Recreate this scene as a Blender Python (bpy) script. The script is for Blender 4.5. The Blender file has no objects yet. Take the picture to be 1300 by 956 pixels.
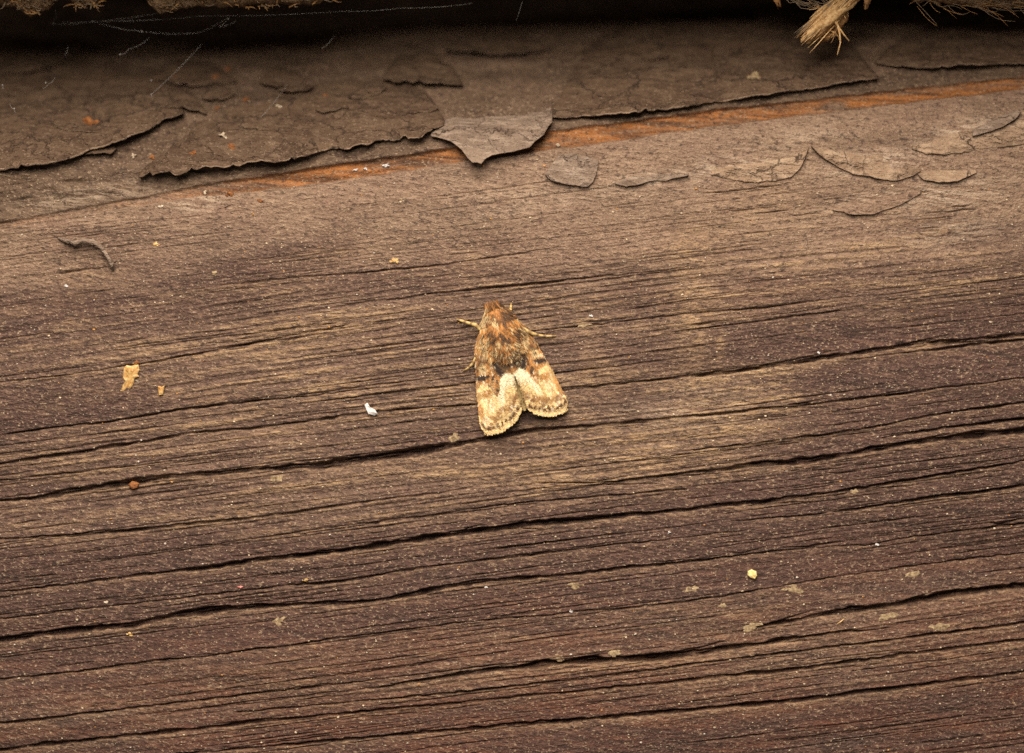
import bpy, bmesh, math, random
import numpy as np
from mathutils import Vector

# ---------------------------------------------------------------- camera, world, light
S = 0.00009                 # one layout unit (0.09 mm) in metres; the view is about 117 mm wide
CX, CY, D = 650.0, 478.0, 2167.0      # optical axis and camera distance in layout units
scene = bpy.context.scene
col = scene.collection
random.seed(7)
rng = np.random.default_rng(11)

cam_data = bpy.data.cameras.new('camera')
cam_data.lens = 60.0
cam_data.sensor_width = 36.0
cam_data.clip_start = 0.002
cam_data.clip_end = 10.0
cam_data.dof.use_dof = True
cam_data.dof.focus_distance = (D - 8) * S
cam_data.dof.aperture_fstop = 5.2
cam = bpy.data.objects.new('camera', cam_data)
cam.location = (0, -D * S, 0)
cam.rotation_euler = (math.radians(90), 0, 0)
col.objects.link(cam)
scene.camera = cam

world = bpy.data.worlds.new('World')
scene.world = world
world.use_nodes = True
wb = world.node_tree.nodes['Background']
wb.inputs[0].default_value = (1.0, 0.88, 0.78, 1)
wb.inputs[1].default_value = 0.115

def area_light(name, loc, target, size_x, size_y, power, color):
    ld = bpy.data.lights.new(name, 'AREA')
    ld.shape = 'RECTANGLE'; ld.size = size_x; ld.size_y = size_y
    ld.energy = power; ld.color = color
    o = bpy.data.objects.new(name, ld)
    o.location = loc
    o.rotation_euler = (Vector(target) - Vector(loc)).to_track_quat('-Z', 'Y').to_euler()
    col.objects.link(o)
    return o
# diffused macro flash held above the lens
area_light('flash_diffuser', (-0.020, -0.160, 0.160), (0.0, 0.0, -0.012), 0.13, 0.28, 1.72, (1.0, 0.872, 0.745))

scene.view_settings.view_transform = 'Standard'
scene.view_settings.look = 'None'
scene.view_settings.gamma = 1.0
scene.view_settings.exposure = 0.0
scene.cycles.use_denoising = False
scene.cycles.max_bounces = 6

# ---------------------------------------------------------------- numeric helpers
def vnoise(x, y, seed=0):
    x = np.asarray(x, float); y = np.asarray(y, float)
    xi = np.floor(x).astype(np.int64); yi = np.floor(y).astype(np.int64)
    fx = x - xi; fy = y - yi
    fx = fx * fx * (3 - 2 * fx); fy = fy * fy * (3 - 2 * fy)
    def h(a, b):
        n = (a * 374761393 + b * 668265263 + seed * 974634777) & 0xFFFFFFFF
        n = ((n ^ (n >> 13)) * 1274126177) & 0xFFFFFFFF
        n = ((n ^ (n >> 16)) * 2246822519) & 0xFFFFFFFF
        return ((n ^ (n >> 15)) & 0xFFFFFF) / float(0xFFFFFF) * 2 - 1
    a = h(xi, yi); b = h(xi + 1, yi); c = h(xi, yi + 1); d = h(xi + 1, yi + 1)
    return (a * (1 - fx) + b * fx) * (1 - fy) + (c * (1 - fx) + d * fx) * fy

def fbm(x, y, seed=0, oct=4, gain=0.5):
    s = 0; a = 1.0; t = 0
    for i in range(oct):
        s = s + a * vnoise(x * 2 ** i, y * 2 ** i, seed + i * 17); t += a; a *= gain
    return s / t

def sstep(a, b, x):
    t = np.clip((np.asarray(x, float) - a) / (b - a), 0, 1)
    return t * t * (3 - 2 * t)

def curve(pts):
    xs = np.array([p[0] for p in pts], float); ys = np.array([p[1] for p in pts], float)
    return lambda x: np.interp(x, xs, ys)

def P(x, y, h):
    return ((x - CX) * S, -h * S, (CY - y) * S)

SLOPE = 0.128
def bend(x): return 232.0 - 0.062 * x
def macro(x, y):
    """front face of the beam, its upper arris rolling back into the gap"""
    t = np.maximum(bend(x) - y, 0.0)
    return -np.minimum(0.28 * t + 0.0034 * t * t, 205 + 0.05 * t) - 5.0 * np.exp(-np.abs(np.minimum(bend(x) - y, 0)) / 45.0)

def at(x, y, lift=0.0):
    """photo pixel -> layout point (x, y, h) on the beam face, lifted towards the camera"""
    px, py = float(x), float(y)
    for _ in range(12):
        h = float(macro(px, py)) + lift
        k = (D - h) / D
        px, py = CX + (x - CX) * k, CY + (y - CY) * k
    return px, py, float(macro(px, py)) + lift

def at_h(x, y, h):
    k = (D - h) / D
    return CX + (x - CX) * k, CY + (y - CY) * k, h

# ---------------------------------------------------------------- object helpers
def tag(o, label=None, cat=None, group=None, kind=None):
    if label: o['label'] = label
    if cat: o['category'] = cat
    if group: o['group'] = group
    if kind: o['kind'] = kind
    return o

def build(name, verts, faces, mat, parent=None, smooth=True, colors=None, origin=None):
    """verts in layout units (x, y, h); origin in layout units"""
    v = np.asarray(verts, float)
    w = np.stack([(v[:, 0] - CX) * S, -v[:, 2] * S, (CY - v[:, 1]) * S], 1)
    off = np.array([0, 0, 0.0])
    if origin is not None:
        off = np.array(P(*origin))
        w = w - off
    me = bpy.data.meshes.new(name)
    me.from_pydata(w.tolist(), [], [list(map(int, f)) for f in faces])
    if smooth:
        me.polygons.foreach_set('use_smooth', [True] * len(me.polygons))
    if colors is not None:
        a = me.color_attributes.new('tint', 'FLOAT_COLOR', 'POINT')
        c = np.ones((len(v), 4)); c[:, :3] = colors
        a.data.foreach_set('color', c.ravel())
    me.update()
    if mat: me.materials.append(mat)
    o = bpy.data.objects.new(name, me)
    col.objects.link(o)
    if parent is not None:
        o.parent = parent
        o.location = Vector(off) - Vector(parent.location)
    else:
        o.location = off
    return o

def empty(name, x, y, h):
    o = bpy.data.objects.new(name, None)
    o.empty_display_size = 0.002
    o.location = P(x, y, h)
    col.objects.link(o)
    return o

def tube(points, radii, sides=6, cap=True):
    pts = [Vector(p) for p in points]
    V, F = [], []
    n = len(pts)
    prev = None
    for i, p in enumerate(pts):
        d = (pts[min(i + 1, n - 1)] - pts[max(i - 1, 0)]).normalized()
        up = Vector((0, 0, 1)) if abs(d.z) < 0.9 else Vector((0, 1, 0))
        a = d.cross(up).normalized()
        if prev is not None:
            a = (prev - d * prev.dot(d)).normalized()
        prev = a
        b = d.cross(a)
        for k in range(sides):
            t = 2 * math.pi * k / sides
            V.append(tuple(p + (a * math.cos(t) + b * math.sin(t)) * radii[i]))
    for i in range(n - 1):
        for k in range(sides):
            k2 = (k + 1) % sides
            F.append((i * sides + k, i * sides + k2, (i + 1) * sides + k2, (i + 1) * sides + k))
    if cap:
        F.append(tuple(range(sides))[::-1])
        F.append(tuple((n - 1) * sides + k for k in range(sides)))
    return V, F

# ---------------------------------------------------------------- materials
def srgb(r, g, b):
    f = lambda c: (c / 255 / 12.92) if c / 255 <= 0.04045 else ((c / 255 + 0.055) / 1.055) ** 2.4
    return (f(r), f(g), f(b))

class NT:
    def __init__(s, name, rough=0.8, spec=0.3):
        s.m = bpy.data.materials.new(name); s.m.use_nodes = True
        s.t = s.m.node_tree; s.n = s.t.nodes
        s.b = s.n['Principled BSDF']
        s.b.inputs['Roughness'].default_value = rough
        s.b.inputs['Specular IOR Level'].default_value = spec
        tc = s.n.new('ShaderNodeNewGeometry')
        s.pos = tc.outputs['Position']
    def link(s, a, b): s.t.links.new(a, b)
    def coords(s, scale, rot=0.0):
        m = s.n.new('ShaderNodeMapping'); m.vector_type = 'POINT'
        r = s.n.new('ShaderNodeVectorRotate'); r.rotation_type = 'Y_AXIS'
        r.inputs['Angle'].default_value = rot
        s.link(s.pos, r.inputs['Vector'])
        s.link(r.outputs[0], m.inputs['Vector'])
        m.inputs['Scale'].default_value = scale
        return m.outputs[0]
    def noise(s, px, detail=3, rough=0.55, stretch=1.0, seed=0.0, rot=0.0):
        """px: feature size in layout units; stretch along x"""
        k = 1.0 / (px * S)
        n = s.n.new('ShaderNodeTexNoise'); n.noise_dimensions = '4D'
        n.inputs['W'].default_value = seed
        n.inputs['Scale'].default_value = 1.0
        n.inputs['Detail'].default_value = detail
        n.inputs['Roughness'].default_value = rough
        s.link(s.coords((k / stretch, k, k), rot), n.inputs['Vector'])
        return n.outputs[0]
    def ramp(s, fac, stops):
        r = s.n.new('ShaderNodeValToRGB')
        e = r.color_ramp.elements
        while len(e) < len(stops): e.new(0.5)
        for i, (p, c) in enumerate(stops):
            e[i].position = p
            e[i].color = (c, c, c, 1) if isinstance(c, (int, float)) else (*c, 1)
        s.link(fac, r.inputs[0])
        return r.outputs[0]
    def mix(s, fac, a, b, mode='MIX'):
        n = s.n.new('ShaderNodeMix'); n.data_type = 'RGBA'; n.blend_type = mode
        for inp, v in ((n.inputs[0], fac), (n.inputs[6], a), (n.inputs[7], b)):
            if isinstance(v, (int, float)): inp.default_value = v
            elif isinstance(v, tuple): inp.default_value = (*v, 1)
            else: s.link(v, inp)
        return n.outputs[2]
    def math(s, op, a, b=0.0):
        n = s.n.new('ShaderNodeMath'); n.operation = op
        for i, v in enumerate((a, b)):
            if isinstance(v, (int, float)): n.inputs[i].default_value = v
            else: s.link(v, n.inputs[i])
        return n.outputs[0]
    def attr(s, name, out='Fac'):
        n = s.n.new('ShaderNodeAttribute'); n.attribute_name = name
        return n.outputs[out]
    def bump(s, height, dist_px, strength=1.0, prev=None):
        n = s.n.new('ShaderNodeBump')
        n.inputs['Strength'].default_value = strength
        n.inputs['Distance'].default_value = dist_px * S
        s.link(height, n.inputs['Height'])
        if prev is not None: s.link(prev, n.inputs['Normal'])
        return n.outputs[0]
    def done(s, color, normal=None):
        if isinstance(color, tuple): s.b.inputs['Base Color'].default_value = (*color, 1)
        else: s.link(color, s.b.inputs['Base Color'])
        if normal is not None: s.link(normal, s.b.inputs['Normal'])
        return s.m

GR = -math.atan(SLOPE)
PAINT_A = ((0.078, 0.046, 0.028), (0.130, 0.082, 0.050))
PAINT_B = (0.185, 0.124, 0.079)

def wood_material():
    m = NT('weathered_wood', 0.72, 0.35)
    stain = m.attr('stain'); dust = m.attr('dust'); bare = m.attr('bare'); red = m.attr('red'); paint = m.attr('paint')
    fine = m.noise(3.2, 3, 0.7, 5, 1.0, GR)
    streak = m.noise(7.0, 4, 0.6, 26, 2.0, GR)
    grit = m.noise(2.7, 2, 0.75, 1.5, 3.0, GR)
    grit2 = m.noise(4.2, 2, 0.7, 1.8, 5.0, GR)
    patch = m.noise(70, 3, 0.6, 2.0, 4.0, GR)
    # dark purple-brown stain
    dark = m.mix(m.ramp(streak, [(0.35, 0.0), (0.65, 1.0)]), (0.038, 0.020, 0.016), (0.080, 0.045, 0.036))
    dark = m.mix(m.ramp(fine, [(0.50, 0.0), (0.64, 0.9)]), dark, (0.165, 0.098, 0.072))
    dark = m.mix(m.math('MULTIPLY', red, m.ramp(streak, [(0.35, 0.15), (0.7, 0.9)])), dark, (0.14, 0.050, 0.026))
    # greyed tan wood that lost its stain
    tan = m.mix(m.ramp(streak, [(0.3, 0.0), (0.7, 1.0)]), (0.150, 0.092, 0.060), (0.285, 0.186, 0.124))
    tan = m.mix(m.ramp(fine, [(0.45, 0.0), (0.7, 0.9)]), tan, (0.385, 0.268, 0.182))
    tan = m.mix(m.ramp(patch, [(0.45, 0.0), (0.7, 0.45)]), tan, (0.22, 0.130, 0.092))
    base = m.mix(stain, tan, dark)
    # dust and worn ridge colour
    dustc = m.mix(m.ramp(streak, [(0.35, 0.0), (0.65, 1.0)]), (0.25, 0.150, 0.078), (0.46, 0.31, 0.172))
    base = m.mix(m.math('MULTIPLY', dust, m.ramp(fine, [(0.40, 0.1), (0.56, 1.0)])), base, dustc)
    pa = m.noise(45, 4, 0.6, 2.2, 3.0, GR)
    pb = m.noise(6, 4, 0.65, 3.0, 4.0, GR)
    pc = m.mix(m.ramp(pa, [(0.35, 0.0), (0.65, 1.0)]), *PAINT_A)
    pc = m.mix(m.ramp(pb, [(0.45, 0.0), (0.7, 0.8)]), pc, PAINT_B)
    base = m.mix(paint, base, pc)
    # pale abraded fibres
    worn = m.attr('worn')
    base = m.mix(m.math('MULTIPLY', worn, m.ramp(m.noise(4.0, 3, 0.65, 9, 7.0, GR), [(0.45, 0.0), (0.56, 1.0)])), base, (0.56, 0.44, 0.32))
    # bare orange wood
    orange = m.mix(m.ramp(streak, [(0.38, 0.0), (0.62, 1.0)]), (0.075, 0.030, 0.011), (0.38, 0.145, 0.036))
    base = m.mix(bare, base, orange)
    # gritty speckle
    base = m.mix(m.ramp(grit, [(0.56, 0.0), (0.68, 0.75)]), base, (0.46, 0.34, 0.22))
    base = m.mix(m.ramp(grit2, [(0.34, 0.7), (0.46, 0.0)]), base, (0.030, 0.018, 0.014))
    n = m.bump(fine, 3.0, 0.9)
    n = m.bump(grit, 3.4, 1.0, n)
    return m.done(base, n)

def paint_material(name, c1, c2, c3, seed):
    m = NT(name, 0.8, 0.25)
    a = m.noise(38, 5, 0.65, 2.2, seed, GR)
    b = m.noise(7, 4, 0.7, 2.6, seed + 1, GR)
    g = m.noise(2.8, 2, 0.75, 1.2, seed + 2)
    w = m.noise(16, 3, 0.6, 3.5, seed + 3, GR)
    c = m.mix(m.ramp(a, [(0.38, 0.0), (0.60, 1.0)]), c1, c2)
    c = m.mix(m.ramp(b, [(0.48, 0.0), (0.68, 0.85)]), c, c3)
    c = m.mix(m.ramp(w, [(0.33, 0.55), (0.47, 0.0)]), c, (0.085, 0.052, 0.032))
    c = m.mix(m.ramp(g, [(0.58, 0.0), (0.70, 0.55)]), c, (0.44, 0.34, 0.23))
    vo = m.n.new('ShaderNodeTexVoronoi'); vo.feature = 'DISTANCE_TO_EDGE'
    k = 1.0 / (44 * S)
    ad = m.n.new('ShaderNodeVectorMath'); ad.operation = 'MULTIPLY_ADD'
    nz = m.n.new('ShaderNodeTexNoise'); nz.inputs['Scale'].default_value = 1.0 / (14 * S); nz.inputs['Detail'].default_value = 3
    m.link(m.pos, nz.inputs['Vector']); m.link(nz.outputs['Color'], ad.inputs[0]); ad.inputs[1].default_value = (0.55, 0.55, 0.55)
    m.link(m.coords((k / 1.8, k, k), GR), ad.inputs[2]); m.link(ad.outputs[0], vo.inputs['Vector']); vo.inputs['Scale'].default_value = 1.0
    cz = m.ramp(vo.outputs['Distance'], [(0.0, 0.0), (0.035, 1.0)])
    c = m.mix(m.math('MULTIPLY', m.math('SUBTRACT', 1.0, cz), m.ramp(a, [(0.42, 0.0), (0.58, 0.9)])), c, (0.03, 0.018, 0.012))
    n = m.bump(a, 22.0, 0.8)
    n = m.bump(cz, 2.5, 0.7, n)
    n = m.bump(w, 12.0, 0.8, n)
    n = m.bump(b, 5.0, 0.9, n)
    n = m.bump(g, 2.2, 0.8, n)
    return m.done(c, n)

def tint_material(name, rough=0.7, spec=0.3, sheen=0.0, bump=0.0):
    m = NT(name, rough, spec)
    c = m.attr('tint', 'Color')
    if sheen:
        m.b.inputs['Sheen Weight'].default_value = sheen
        m.b.inputs['Sheen Roughness'].default_value = 0.5
    v = m.noise(2.2, 2, 0.6, 1.0, 9.0)
    c = m.mix(m.ramp(v, [(0.3, 0.2), (0.45, 0.0)]), c, (0.05, 0.025, 0.01))
    nrm = m.bump(v, 1.0, bump) if bump else None
    return m.done(c, nrm)

def crumb_material(name, c1, c2, px=4.0, rough=0.7, spec=0.35, trans=0.0):
    m = NT(name, rough, spec)
    a = m.noise(px, 3, 0.6, 1.0, random.random() * 20)
    c = m.mix(m.ramp(a, [(0.35, 0.0), (0.65, 1.0)]), c1, c2)
    if trans:
        m.b.inputs['Subsurface Weight'].default_value = trans
        m.b.inputs['Subsurface Radius'].default_value = (3 * S, 2 * S, 1 * S)
        m.b.inputs['Subsurface Scale'].default_value = 1.0
    return m.done(c, m.bump(a, 1.5, 0.6))

M_WOOD = wood_material()
M_PAINT = paint_material('old_grey_paint', *PAINT_A, PAINT_B, 3.0)
M_FLAKE = paint_material('tan_paint_flake', (0.24, 0.158, 0.102), (0.33, 0.225, 0.148), (0.48, 0.355, 0.245), 8.0)
M_CENTRE = paint_material('pale_paint_flake', (0.185, 0.132, 0.096), (0.25, 0.182, 0.134), (0.40, 0.31, 0.24), 13.0)
M_EDGE = paint_material('lit_paint_rim', (0.15, 0.10, 0.065), (0.25, 0.172, 0.115), (0.38, 0.275, 0.19), 17.0)  # paler tone that paints a lit edge along the flake rims

# ---------------------------------------------------------------- the beam (height field with real cracks)
def rows_v():
    return np.concatenate([np.arange(-150, 190, 2.6), np.arange(190, 300, 1.3), np.arange(300, 1090, 0.86), np.arange(1090, 1262, 1.3)])
vv = rows_v()
xx = np.arange(-150, 1452, 3.1)
X, V_ = np.meshgrid(xx, vv)
# grain lines wander a little
Y = V_ - SLOPE * X + 7.0 * vnoise(X / 420, V_ / 160, 5) + 2.0 * vnoise(X / 130, V_ / 60, 6)
NR, NC = X.shape

zone = lambda cx, cy, rx, ry, soft=0.5: 1 - sstep(1 - soft, 1 + soft, np.sqrt(((X - cx) / rx) ** 2 + ((Y - cy + SLOPE * (X - cx)) / ry) ** 2) + 0.25 * fbm(X / 60, Y / 20, 77))
# where the soft early wood has been eaten away between hard ridges
wash = np.clip(0.75 * zone(560, 455, 330, 85) + 0.95 * zone(850, 555, 170, 60) + 0.85 * zone(1120, 345, 260, 55) + 0.7 * zone(260, 560, 330, 40)
               + 0.8 * zone(560, 620, 260, 40) + 0.55 * zone(300, 420, 420, 60) + 0.5 * zone(200, 640, 260, 35) + 0.6 * zone(980, 300, 220, 40) + 0.35 * zone(650, 830, 700, 40)
               + 0.4 * zone(1100, 830, 300, 50), 0, 1)
upper = sstep(60, -60, Y - (330 - 0.03 * X) + 60 * fbm(X / 160, Y / 40, 31))     # pale, smoother upper wood
G1 = fbm(X / 150, V_ / 6.5, 41, 3)
G2 = fbm(X / 70, V_ / 2.9, 44, 2)
G3 = vnoise(X / 26, V_ / 1.8, 47)
ridge = 1 - np.abs(fbm(X / 260, V_ / 8.0, 51, 2)) * 2.2
Z = 0.8 * G1 + 0.45 * G2 + 0.3 * G3 + wash * (1.3 * ridge + 0.9 * G2) + 0.5 * vnoise(X / 4.5, Y / 3.0, 48)
Z = Z * (1 - 0.45 * upper) + 4.0 * vnoise(X / 300, Y / 70, 61) + 1.2 * fbm(X / 24, Y / 12, 63, 3) * upper
lip = np.zeros_like(Z)
MAC = macro(X, Y)

def carve(pts, widths, depth, lipw=4.5, lipamt=0.75, jit=0.8, seed=1, soft=False):
    """pts: polyline (x, y); widths: (x, w)"""
    x0, x1 = pts[0][0], pts[-1][0]
    c0 = np.searchsorted(xx, x0); c1 = np.searchsorted(xx, x1)
    if c1 - c0 < 2: return
    xs = xx[c0:c1]
    pc = curve(pts)(xs) + jit * 1.1 * vnoise(xs / 46, xs * 0 + seed, seed) + jit * 0.9 * vnoise(xs / 9, xs * 0 + seed, seed + 3)
    w = curve(widths)(xs) * (1 + 0.45 * vnoise(xs / 30, xs * 0 + 0.3, seed + 5) + 0.25 * vnoise(xs / 8, xs * 0 + 0.3, seed + 6))
    w = np.maximum(w * 0.74, 0.3); depth = depth * 0.8
    ymin, ymax = pc.min() - 24, pc.max() + 24
    vlo = (pc + SLOPE * xs).min() - 30; vhi = (pc + SLOPE * xs).max() + 30
    r0, r1 = np.searchsorted(vv, vlo), np.searchsorted(vv, vhi)
    sl = (slice(r0, r1), slice(c0, c1))
    dy = Y[sl] - pc[None, :]
    wh = (w * 0.5)[None, :]
    q = np.abs(dy) / wh
    dep = depth * np.minimum(1.0, w / np.max(w) + 0.15)[None, :]
    prof = np.clip(1.35 - q, 0, 0.7) / 0.7 if not soft else np.clip(1 - q * q * 0.5, 0, 1)
    Z[sl] -= dep * prof * (0.8 + 0.45 * vnoise(X[sl] / 16, dy / 2.0 + seed, seed + 8))
    # rounded lower lip
    below = dy - wh
    bl = np.where(below > -0.5, np.exp(-np.clip(below, 0, 60) / lipw), 0)
    Z[sl] -= bl * np.minimum(1.6, wh * 0.5)
    Z[sl] += np.where(below < -2 * wh, np.exp(np.clip(below + 2 * wh, -60, 0) / 5.0), 0) * np.minimum(1.2, wh * 0.35)
    lip[sl] = np.maximum(lip[sl], np.where(prof < 0.3, bl, 0) * lipamt * np.minimum(1, wh / 2.2))

# long cracks, as they run in the beam
A = [(-150, 660), (0, 636), (51, 631), (152, 614), (203, 606), (288, 599), (406, 590), (531, 574), (606, 559), (667, 547), (768, 539), (870, 529), (1005, 516), (1097, 505), (1165, 496), (1300, 480), (1450, 462)]
carve(A, [(-150, 4), (0, 5), (150, 8), (300, 6), (420, 10), (560, 10), (620, 6.5), (770, 5.5), (1000, 3), (1300, 2), (1450, 2)], 22, seed=1)
B = [(-150, 828), (0, 812), (74, 802), (169, 793), (220, 781), (288, 773), (338, 770), (390, 766), (440, 765), (498, 759), (565, 746), (620, 737), (701, 732), (802, 719), (870, 714), (921, 707), (1010, 698), (1097, 692), (1151, 683), (1212, 675), (1300, 663), (1450, 645)]
carve(B, [(-150, 9), (0, 9), (80, 8), (170, 9), (300, 10), (360, 7), (450, 6), (560, 7), (650, 5), (870, 3), (1000, 2), (1450, 2)], 24, seed=2)
C = [(-150, 770), (0, 751), (34, 748), (135, 736), (203, 727), (271, 719), (338, 709), (440, 697), (498, 690), (599, 675), (667, 666), (735, 660), (802, 653), (870, 648), (928, 641), (995, 633), (1063, 624), (1131, 612), (1198, 602), (1300, 585), (1450, 566)]
carve(C, [(-150, 2), (0, 2.5), (200, 4.5), (300, 6), (440, 7), (520, 9), (680, 9), (870, 7), (1000, 5), (1300, 3), (1450, 3)], 22, seed=3)
Dk = [(690, 613), (768, 612), (870, 602), (962, 590), (1029, 584), (1097, 572), (1165, 561), (1232, 552), (1300, 546), (1450, 528)]
carve(Dk, [(690, 1.5), (800, 3), (900, 4), (960, 7), (1040, 9), (1110, 7), (1165, 7), (1240, 10), (1300, 10), (1450, 9)], 22, seed=4)
carve([(1120, 556), (1198, 543), (1300, 531), (1450, 512)], [(1120, 1), (1200, 4), (1300, 5), (1450, 4)], 14, seed=5)
E = [(930, 802), (962, 797), (1029, 783), (1080, 775), (1148, 766), (1198, 756), (1266, 746), (1300, 743), (1450, 726)]
carve(E, [(930, 1), (980, 4), (1030, 7), (1100, 9), (1180, 9), (1300, 9), (1450, 8)], 24, seed=6)
E2 = [(480, 874), (531, 864), (599, 854), (667, 846), (735, 839), (802, 836), (870, 830), (928, 822), (995, 812), (1063, 803), (1130, 797)]
carve(E2, [(480, 2), (560, 5), (650, 9), (760, 10), (870, 9), (960, 7), (1063, 3), (1130, 1)], 24, lipw=8, seed=7)
Fk = [(640, 502), (724, 493), (768, 489), (860, 479), (945, 470), (1012, 459), (1097, 446), (1165, 437), (1232, 430), (1300, 424), (1450, 406)]
carve(Fk, [(640, 1.5), (724, 3), (860, 4.5), (950, 6), (1060, 6), (1160, 4), (1300, 4.5), (1450, 4)], 15, seed=8)
carve([(1080, 457), (1165, 446), (1232, 438), (1300, 431), (1450, 412)], [(1080, 1), (1165, 3), (1300, 4), (1450, 3)], 10, seed=9)
carve([(880, 571), (995, 559), (1097, 544), (1198, 524), (1300, 510), (1450, 492)], [(880, 1.5), (950, 3), (1100, 2.5), (1300, 3), (1450, 3)], 11, seed=10)
carve([(-150, 570), (0, 552), (135, 535), (237, 519), (338, 507), (440, 497), (520, 489)], [(-150, 2.5), (0, 3), (237, 3), (440, 2), (520, 1)], 11, seed=11)
carve([(-150, 510), (0, 485), (102, 473), (203, 458), (288, 442), (338, 432), (440, 412)], [(-150, 1.5), (0, 1.5), (203, 2.4), (300, 3), (440, 1.5)], 9, seed=12)
carve([(-150, 606), (0, 588), (102, 574), (237, 551), (338, 541), (440, 527), (515, 519), (606, 513)], [(-150, 4), (0, 4), (120, 5), (237, 3), (440, 4), (606, 2)], 13, seed=13)
carve([(928, 662), (1029, 653), (1097, 645), (1165, 633), (1300, 617), (1450, 598)], [(928, 1), (1029, 2.5), (1150, 4.5), (1300, 5), (1450, 4)], 13, seed=14)
carve([(-150, 880), (0, 863), (102, 853), (203, 837), (271, 832), (440, 809), (565, 792), (700, 780), (870, 764), (995, 744), (1097, 727), (1300, 702), (1450, 684)], [(-150, 3), (0, 2.6), (440, 2.4), (700, 2.2), (870, 2.4), (1097, 2), (1450, 2)], 10, seed=15)
carve([(-150, 803), (0, 785), (169, 766), (338, 746), (440, 737), (565, 716), (667, 705), (870, 682), (960, 672)], [(-150, 1.8), (169, 2), (338, 2.8), (440, 3.5), (667, 3), (870, 1.5), (960, 1)], 11, seed=16)
carve([(200, 700), (430, 668), (565, 651), (667, 638), (870, 621)], [(200, 1), (430, 2.2), (667, 2.5), (870, 2)], 9, seed=17)
carve([(-150, 703), (0, 684), (110, 678), (220, 668), (300, 660), (440, 641), (600, 620)], [(-150, 2), (0, 2.5), (160, 4.5), (240, 4), (440, 3), (600, 2)], 12, seed=18)
carve([(-150, 626), (0, 610), (130, 596), (300, 575)], [(-150, 2), (0, 2), (300, 1)], 8, seed=19)
carve([(430, 350), (560, 336), (700, 316)], [(430, 1), (520, 3), (700, 1)], 7, lipamt=0.3, seed=20)
carve([(440, 386), (560, 372), (700, 357), (860, 341)], [(440, 1.5), (560, 3), (700, 3.5), (860, 1.5)], 8, lipamt=0.3, seed=21)
carve([(280, 362), (380, 352), (480, 345)], [(280, 1), (340, 3), (480, 1)], 7, lipamt=0.3, seed=22)
carve([(40, 352), (85, 345), (150, 337)], [(40, 1), (80, 3), (150, 1)], 7, lipamt=0.3, seed=23)
carve([(700, 418), (790, 408), (870, 398), (970, 390), (1080, 377)], [(700, 1), (790, 2.5), (970, 2.2), (1080, 1)], 8, seed=24)
carve([(-150, 938), (0, 918), (300, 884), (700, 836)], [(-150, 3), (0, 4), (300, 3), (700, 1)], 12, seed=25)
carve([(300, 905), (650, 872), (1000, 828), (1300, 790), (1450, 772)], [(300, 2), (650, 3), (1000, 3), (1300, 4), (1450, 4)], 12, seed=26)
carve([(-150, 968), (200, 930), (600, 890), (1000, 850), (1300, 812), (1450, 795)], [(-150, 5), (200, 6), (600, 3), (1000, 5), (1450, 4)], 14, seed=27)
carve([(200, 960), (600, 925), (1000, 890), (1450, 835)], [(200, 2), (600, 6), (1000, 7), (1450, 3)], 16, seed=28)
# hollow edges in the pale upper wood
for i in range(14):
    x = rng.uniform(880, 1240); y = rng.uniform(236, 300)
    L = rng.uniform(25, 70)
    carve([(x, y), (x + L, y - L * 0.10)], [(x, 0.8), (x + L / 2, 2.0), (x + L, 0.8)], 5, lipamt=0.2, seed=300 + i)
# side splits running along the main cracks
for mi, mc in enumerate((A, B, C, Dk, E, E2, Fk)):
    fc = curve(mc)
    for k in range(9):
        x = rng.uniform(mc[0][0], mc[-1][0] - 60); L = rng.uniform(40, 150); o_ = rng.choice([-1, 1]) * rng.uniform(2.5, 8)
        pts = [(x + L * t, float(fc(x + L * t)) + o_ * (0.35 + 0.65 * abs(2 * t - 0.6))) for t in (0, .25, .5, .75, 1)]
        carve(pts, [(x, 0.6), (x + L * .4, rng.uniform(1.4, 3.2)), (x + L, 0.5)], rng.uniform(5, 10), lipamt=0.5, jit=0.6, seed=800 + mi * 20 + k)
# many fine fissures
for i in range(1000):
    x = rng.uniform(-150, 1400); y = rng.uniform(330, 1000) if i % 5 else rng.uniform(250, 420)
    if float(fbm(x / 240, y / 60, 333, 2)) < -0.12: continue
    L = rng.uniform(40, 330); w = rng.uniform(0.8, 1.7) * (0.75 if y < 420 else 1.0)
    pts = [(x + L * t, y - SLOPE * L * t + 0.5 * math.sin(3 * t + i)) for t in (0, 0.25, 0.5, 0.75, 1)]
    carve(pts, [(x, 0.5), (x + L * 0.3, w), (x + L * 0.7, w), (x + L, 0.5)], rng.uniform(2.5, 6) * (0.6 if y < 420 else 1), lipw=2.0, lipamt=0.35, jit=0.5, seed=500 + i)

# the split seam below the paint where orange wood is laid bare
seam = curve([(-150, 312), (0, 286), (130, 264), (250, 242), (330, 232), (420, 219), (520, 205), (600, 192), (700, 176), (800, 163), (900, 148), (1000, 136), (1100, 124), (1200, 112), (1300, 100), (1450, 82)])
seam_y = seam(X); d = Y - seam_y + 1.2 * vnoise(X / 18, Y / 18, 71)
sw = np.interp(X, [-150, 0, 200, 260, 420, 560, 600, 700, 860, 1060, 1300, 1450], [3, 3.5, 5, 7.5, 10, 9, 10, 11.5, 10.5, 9, 8, 8])
ins = np.clip(1.25 - np.abs(d) / sw, 0, 0.35) / 0.35
Z -= ins * np.interp(X, [-150, 200, 300, 1450], [4, 4, 8, 7])
bare = ins * np.interp(X, [-150, 190, 300, 1450], [0.1, 0.25, 1, 1]) * np.clip(0.85 + 0.7 * fbm(X / 55, V_ / 4, 73, 3), 0, 1)
Z += ins * 1.6 * fbm(X / 60, V_ / 3.2, 75, 3)
pm = sstep(0, -24, Y - seam_y)
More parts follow.
